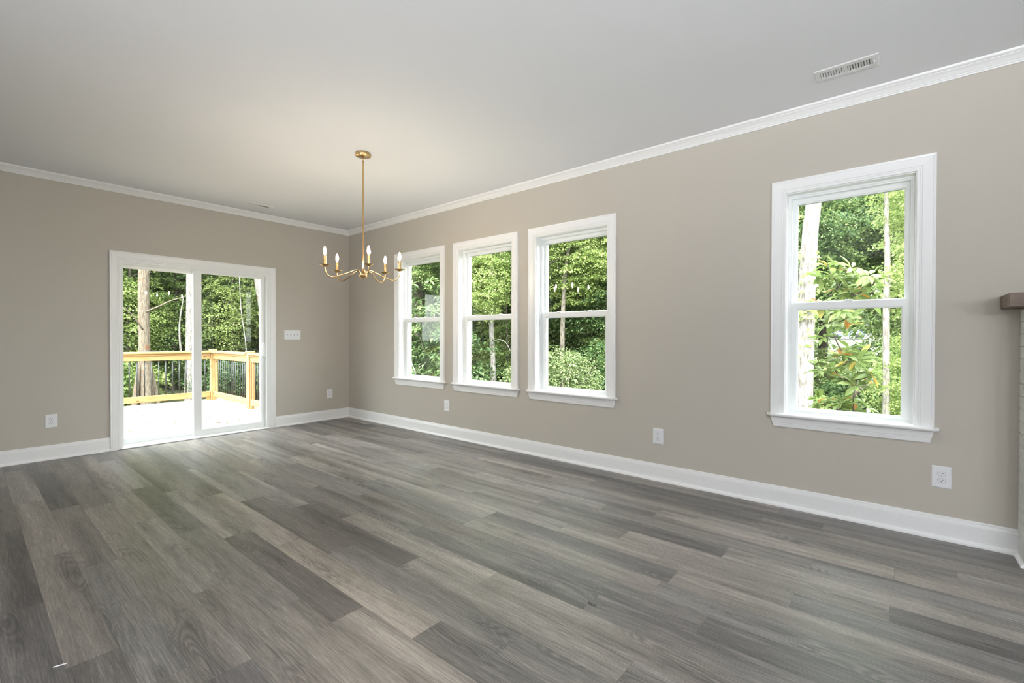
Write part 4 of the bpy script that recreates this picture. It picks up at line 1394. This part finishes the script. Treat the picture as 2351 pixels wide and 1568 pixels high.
hero_tree([(3.6, 10.5, 0.0), (3.6, 10.5, 2.0), (3.7, 10.5, 5.0)], [0.14, 0.12, 0.08], 'dark', 'dark leaved evergreen tree behind the thick pale trunk',
          crownspec=[(4.3, 11.0, 1.75, 'dark', 0.75), (6.0, 13.0, 2.2, 'dark', 0.8)])

# young bright trees standing in front of the darker woods
for x, y, z, sc, kd in ((-11.2, -2.2, 0.2, 0.62, 'maple_b'), (-11.6, -0.4, 0.9, 0.60, 'lime'), (-12.2, 0.9, 0.1, 0.66, 'maple_b'), (-11.2, 2.3, 1.2, 0.62, 'lime'), (-12.6, 3.6, 0.3, 0.75, 'maple_b'),
                        (-12.5, 2.0, 2.4, 0.6, 'maple_b'), (-11.8, -1.6, 2.3, 0.6, 'lime')):
    forest_tree(x, y, kd, 'grey', sc, z / sc, x * 2.3, 'young light green tree in front of the darker woods past the deck', 'young trees past the deck')
for x, y, z, sc, kd in ((-4.3, 8.0, 0.3, 0.5, 'lime'), (-3.4, 7.6, 0.0, 0.42, 'maple_b'), (-6.6, 6.6, 0.6, 0.55, 'lime'), (-1.9, 10.2, 1.6, 0.62, 'lime'), (-0.9, 9.6, 0.6, 0.55, 'maple_b')):
    forest_tree(x, y, kd, 'grey', sc, z / sc, x * 1.7, 'young light green tree in front of the darker woods past the windows', 'young trees past the windows')

# rounded shrub outside the third window
r = empty('shrub', (0.9, 4.2, gz(0.9, 4.2)))
m_ = crown_mesh('holly_leaves', 31, 1.0, 0.95, 0.0, 330, 60, 0.055, LEAF['holly'], 0.22, 0.6, 4, 0.6)
f = mesh_obj('foliage', m_, r); f.scale = (1.0, 1.0, 0.98); f.location = (-0.1, 0, 0.15)
mb = MB()
for q in range(9):
    a = q * 0.7
    mb.tube([(0.9, 4.2, gz(0.9, 4.2)), (0.9 + 0.4 * math.cos(a), 4.2 + 0.4 * math.sin(a), 0.0), (0.9 + 0.75 * math.cos(a), 4.2 + 0.75 * math.sin(a), 0.6)], [0.02, 0.014, 0.006], 6)
build('stem', mb, BARK['grey'], r)
tag(r, 'rounded small leaved shrub with orange tinged leaves outside the third window', 'shrub')

# big leaved magnolia shrubs
def magnolia(name, base, whorls, label, lsize, seed, lm='magnolia', bk='grey', wd=0.34):
    rs = np.random.RandomState(seed)
    r = empty(name, (base[0], base[1], gz(base[0], base[1])))
    C, Nn, D, Ls = [], [], [], []
    mb = MB()
    allw = []
    for w in whorls:
        allw.append(w)
        allw.append(tuple(np.array(w) + rs.normal(0, 0.05, 3) * (lsize / 0.118)))
    for w in allw:
        w = np.array(w)
        n = rs.randint(9, 14)
        ax = np.array([rs.normal(0, 0.35), -0.25 + rs.normal(0, 0.35), 1.0]); ax /= np.linalg.norm(ax)
        u = np.cross(ax, [1, 0.2, 0]); u /= np.linalg.norm(u); v = np.cross(ax, u)
        for k in range(n):
            a = 2 * PI * k / n + rs.normal(0, 0.25)
            o = math.cos(a) * u + math.sin(a) * v
            d = o + ax * rs.uniform(-0.75, 0.55)
            C.append(w + o * 0.008); D.append(d); Nn.append(ax + rs.normal(0, 0.15, 3)); Ls.append(lsize * rs.uniform(0.7, 1.2))
    done = []
    for w in sorted(whorls, key=lambda q: q[2]):
        w = np.array(w)
        root_pt = np.array([base[0], base[1], min(base[2] + 0.35 * (w[2] - base[2]), w[2] - 0.1)])
        cand = [root_pt] + [q for q in done if q[2] < w[2] - 0.03]
        h_ = min(cand, key=lambda q: np.linalg.norm((w - q) * [1, 1, 0.7]))
        mid = (h_ + w) / 2 + np.array([0, 0, -0.03]) + rs.normal(0, 0.012, 3)
        P = bez([tuple(h_), tuple(mid), tuple(w)], 4)
        mb.tube(P, [0.0065 - 0.002 * i / (len(P) - 1) for i in range(len(P))], 6)
        done.append(w)
    zt = max(w[2] for w in whorls)
    P = bez([(base[0] - 0.05, base[1], gz(base[0], base[1]) - 0.1), (base[0], base[1], base[2]), (base[0] + 0.01, base[1] + 0.01, base[2] + 0.15 * (zt - base[2])), (base[0], base[1] , base[2] + 0.35 * (zt - base[2]))], 5)
    mb.tube(P, [0.022 - 0.014 * i / (len(P) - 1) for i in range(len(P))], 8)
    Ls = np.array(Ls)
    me = leaves_mesh('foliage', np.array(C) - np.array(WLOC[r.name]), np.array(Nn), np.array(D), Ls, Ls * wd, LEAF[lm], 0.22, 9)
    mesh_obj('foliage', me, r)
    build('stem', mb, BARK[bk], r)
    tag(r, label, 'shrub')
    return r
W4W = [(5.723, 1.2, 1.807), (5.768, 1.125, 1.712), (5.825, 1.3, 1.695), (5.921, 1.225, 1.724), (5.984, 1.15, 1.613), (6.036, 1.325, 1.576),
       (5.783, 1.25, 1.598), (5.895, 1.175, 1.558), (6.07, 1.1, 1.655), (5.691, 1.225, 1.467)]
W4L = [(5.798, 1.275, 1.35), (5.742, 1.2, 1.303), (5.879, 1.125, 1.35), (5.891, 1.3, 1.05), (5.96, 1.225, 1.02), (5.856, 1.15, 1.03), (5.766, 1.325, 0.906), (5.85, 1.25, 0.819),
       (5.939, 1.175, 0.847), (6.033, 1.1, 0.875), (5.655, 1.3, 0.882)]
W4B = [(5.756, 1.275, 0.618), (5.825, 1.2, 0.595), (5.92, 1.125, 0.557), (5.66, 1.2, 0.60)]
magnolia('magnolia_shrub', (5.42, 1.40, 0.2), W4W + W4L + W4B, 'big leaved magnolia branches close outside the separate window', 0.118, 3)
wh = []
r2 = np.random.RandomState(14)
for q in range(90):
    wh.append((-2.9 + r2.uniform(-0.8, 0.9), 3.9 + r2.uniform(-0.5, 0.5), r2.uniform(-0.1, 2.6)))
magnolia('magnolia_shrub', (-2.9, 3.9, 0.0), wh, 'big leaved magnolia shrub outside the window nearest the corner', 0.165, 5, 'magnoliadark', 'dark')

# climbing vine on the pale trunk
rs2 = np.random.RandomState(9)
C = []
for q in range(150):
    z = rs2.choice([rs2.uniform(1.45, 1.75), rs2.uniform(1.7, 2.5), rs2.uniform(0.5, 1.5)], p=[0.5, 0.35, 0.15])
    a = rs2.uniform(-2.9, -0.3)
    rr = 0.12 + rs2.uniform(0, 0.09)
    C.append((5.15 + rr * math.cos(a), 4.5 + rr * math.sin(a), z))
C = np.array(C)
D = np.stack([rs2.normal(0, 0.6, len(C)), rs2.normal(-0.3, 0.3, len(C)), -np.abs(rs2.normal(0.6, 0.3, len(C)))], 1)
Nn = np.stack([rs2.normal(0, 0.3, len(C)), -np.ones(len(C)), rs2.normal(0.5, 0.3, len(C))], 1)
s = 0.075 * rs2.uniform(0.6, 1.2, len(C))
o = bpy.data.objects.new('climbing_vine', leaves_mesh('climbing_vine', C, Nn, D, s, s * 0.9, LEAF['lime'], 0.2, 5))
COL.objects.link(o)
tag(o, 'bright lime vine leaves climbing the thick pale trunk', 'vine')

# pale V shaped stems at the bottom of the first window, fallen log, dead leaves
mb = MB()
mb.tube([(-0.97, 2.0, -0.9), (-0.97, 2.0, 0.46), (-1.12, 2.0, 0.70), (-1.25, 2.0, 0.9)], [0.016, 0.012, 0.009, 0.005], 8)
mb.tube([(-0.97, 2.0, 0.44), (-0.85, 2.0, 0.60), (-0.66, 2.0, 0.70)], [0.010, 0.008, 0.004], 8)
tag(build('bare_sapling', mb, BARK['pale']), 'pale forked bare stem at the foot of the corner window view', 'sapling')
mb = MB().tube([(5.25, 7.0, -0.30), (5.43, 7.0, -0.06), (5.60, 7.0, 0.13), (5.80, 7.0, 0.32), (5.95, 7.05, 0.45)], [0.065, 0.06, 0.055, 0.05, 0.04], 10)
tag(build('fallen_log', mb, BARK['grey']), 'fallen leaning log on the ground beyond the separate window', 'log')
rs3 = np.random.RandomState(4)
C = np.stack([rs3.uniform(5.2, 6.3, 260), rs3.uniform(5.6, 6.9, 260), rs3.uniform(-0.75, -0.05, 260)], 1)
for i in range(260):
    C[i, 2] = gz(C[i, 0], C[i, 1]) + abs(rs3.normal(0, 0.25))
s = 0.07 * rs3.uniform(0.6, 1.3, 260)
o = bpy.data.objects.new('dead_bough', leaves_mesh('dead_bough', C, rs3.normal(0, 1, (260, 3)), rs3.normal(0, 1, (260, 3)), s, s * 0.5, LEAF['brown'], 0.3, 4))
COL.objects.link(o)
tag(o, 'brown dead leaves heaped on the ground beyond the separate window', 'dead leaves', kind='stuff')

# ------------------------------------------------------------------ road and parked car far away
mb = MB()
rw = [(x, 62.0) for x in np.linspace(-30, 50, 30)]
v = []; 
for x, y in rw:
    v += [(x, 70.0, gz(x, 70) + 0.08), (x, 96.0, gz(x, 96) + 0.08)]
mb.add(v, [(2 * i, 2 * i + 2, 2 * i + 3, 2 * i + 1) for i in range(29)])
tag(build('road', mb, principled('pale_gravel_road', (0.085, 0.085, 0.08), 0.9)), 'pale road in the distance behind the woods', 'road', kind='structure')

def make_car():
    cx, cy = 0.92, 78.0
    z0 = gz(cx, cy) + 0.08
    r = empty('parked_car', (cx, cy, z0))
    tag(r, 'small pale blue grey car parked far off on the road', 'car')
    side = [(-2.05, 0.35), (-2.1, 0.62), (-1.95, 0.80), (-1.2, 0.92), (-0.65, 1.32), (-0.2, 1.43), (0.6, 1.42), (1.15, 1.18), (1.55, 0.98), (2.0, 0.90), (2.1, 0.62), (2.05, 0.35)]
    rings = []
    for yy, sc in ((-0.85, 0.96), (-0.80, 1.0), (0.80, 1.0), (0.85, 0.96)):
        rings.append([(cx + x * sc, cy + yy * (1.0 if z < 1.0 else 0.82), z0 + 0.35 + (z - 0.35) * sc) for x, z in side])
    build('body', MB().sweep(rings, True, True), principled('pale_blue_car_paint', (0.10, 0.125, 0.15), 0.3), r)
    dk = principled('car_window_glass', (0.03, 0.04, 0.05), 0.1)
    for a, b in (((-1.0, 0.96), (-0.55, 1.30)), ((0.1, 1.34), (1.0, 1.0))):
        pass
    gl = [[(-1.02, 0.97), (-0.62, 1.28), (-0.22, 1.36), (-0.22, 0.97)], [(-0.12, 0.97), (-0.12, 1.36), (0.55, 1.35), (1.05, 1.10), (1.2, 0.97)]]
    for g_ in gl:
        build('side_window', MB().sweep([[(cx + x, cy - 0.87 + (z - 0.97) * 0.25, z0 + z) for x, z in g_], [(cx + x, cy - 0.70, z0 + z) for x, z in g_]], True, True), dk, r)
    bl = principled('tyre_rubber', (0.02, 0.02, 0.02), 0.8)
    for wx in (-1.3, 1.3):
        for wy in (-0.86, 0.66):
            mb = MB().lathe([(0.0001, 0), (0.32, 0), (0.34, 0.03), (0.34, 0.17), (0.32, 0.20), (0.0001, 0.20)], (0, 0, 0), 20)
            mb.v = [(cx + wx + x, cy + wy + z, z0 + 0.34 + y) for x, y, z in mb.v]
            build('wheel', mb, bl, r)
make_car()

# scraps on the floor
mb = MB().sweep([[(3.895 + 0.01 * t, -3.46 + 0.035 * t, 0.0), (3.897 + 0.01 * t, -3.459 + 0.035 * t, 0.003), (3.899 + 0.01 * t, -3.461 + 0.035 * t, 0.0)] for t in (0, 0.6, 1.0)], True, True)
SCR = build('paper_scrap', mb, M['scrap'])
tag(SCR, 'tiny white sliver of scrap on the floor near the left edge', 'scrap')
pts = [(5.145, -1.885, 0.003), (5.155, -1.896, 0.003), (5.170, -1.900, 0.005), (5.185, -1.893, 0.003)]
tag(build('shaving', MB().tube(bez(pts, 4), 0.0018, 6), M['curl']), 'small dark curled shaving lying on the floor near the middle', 'shaving')
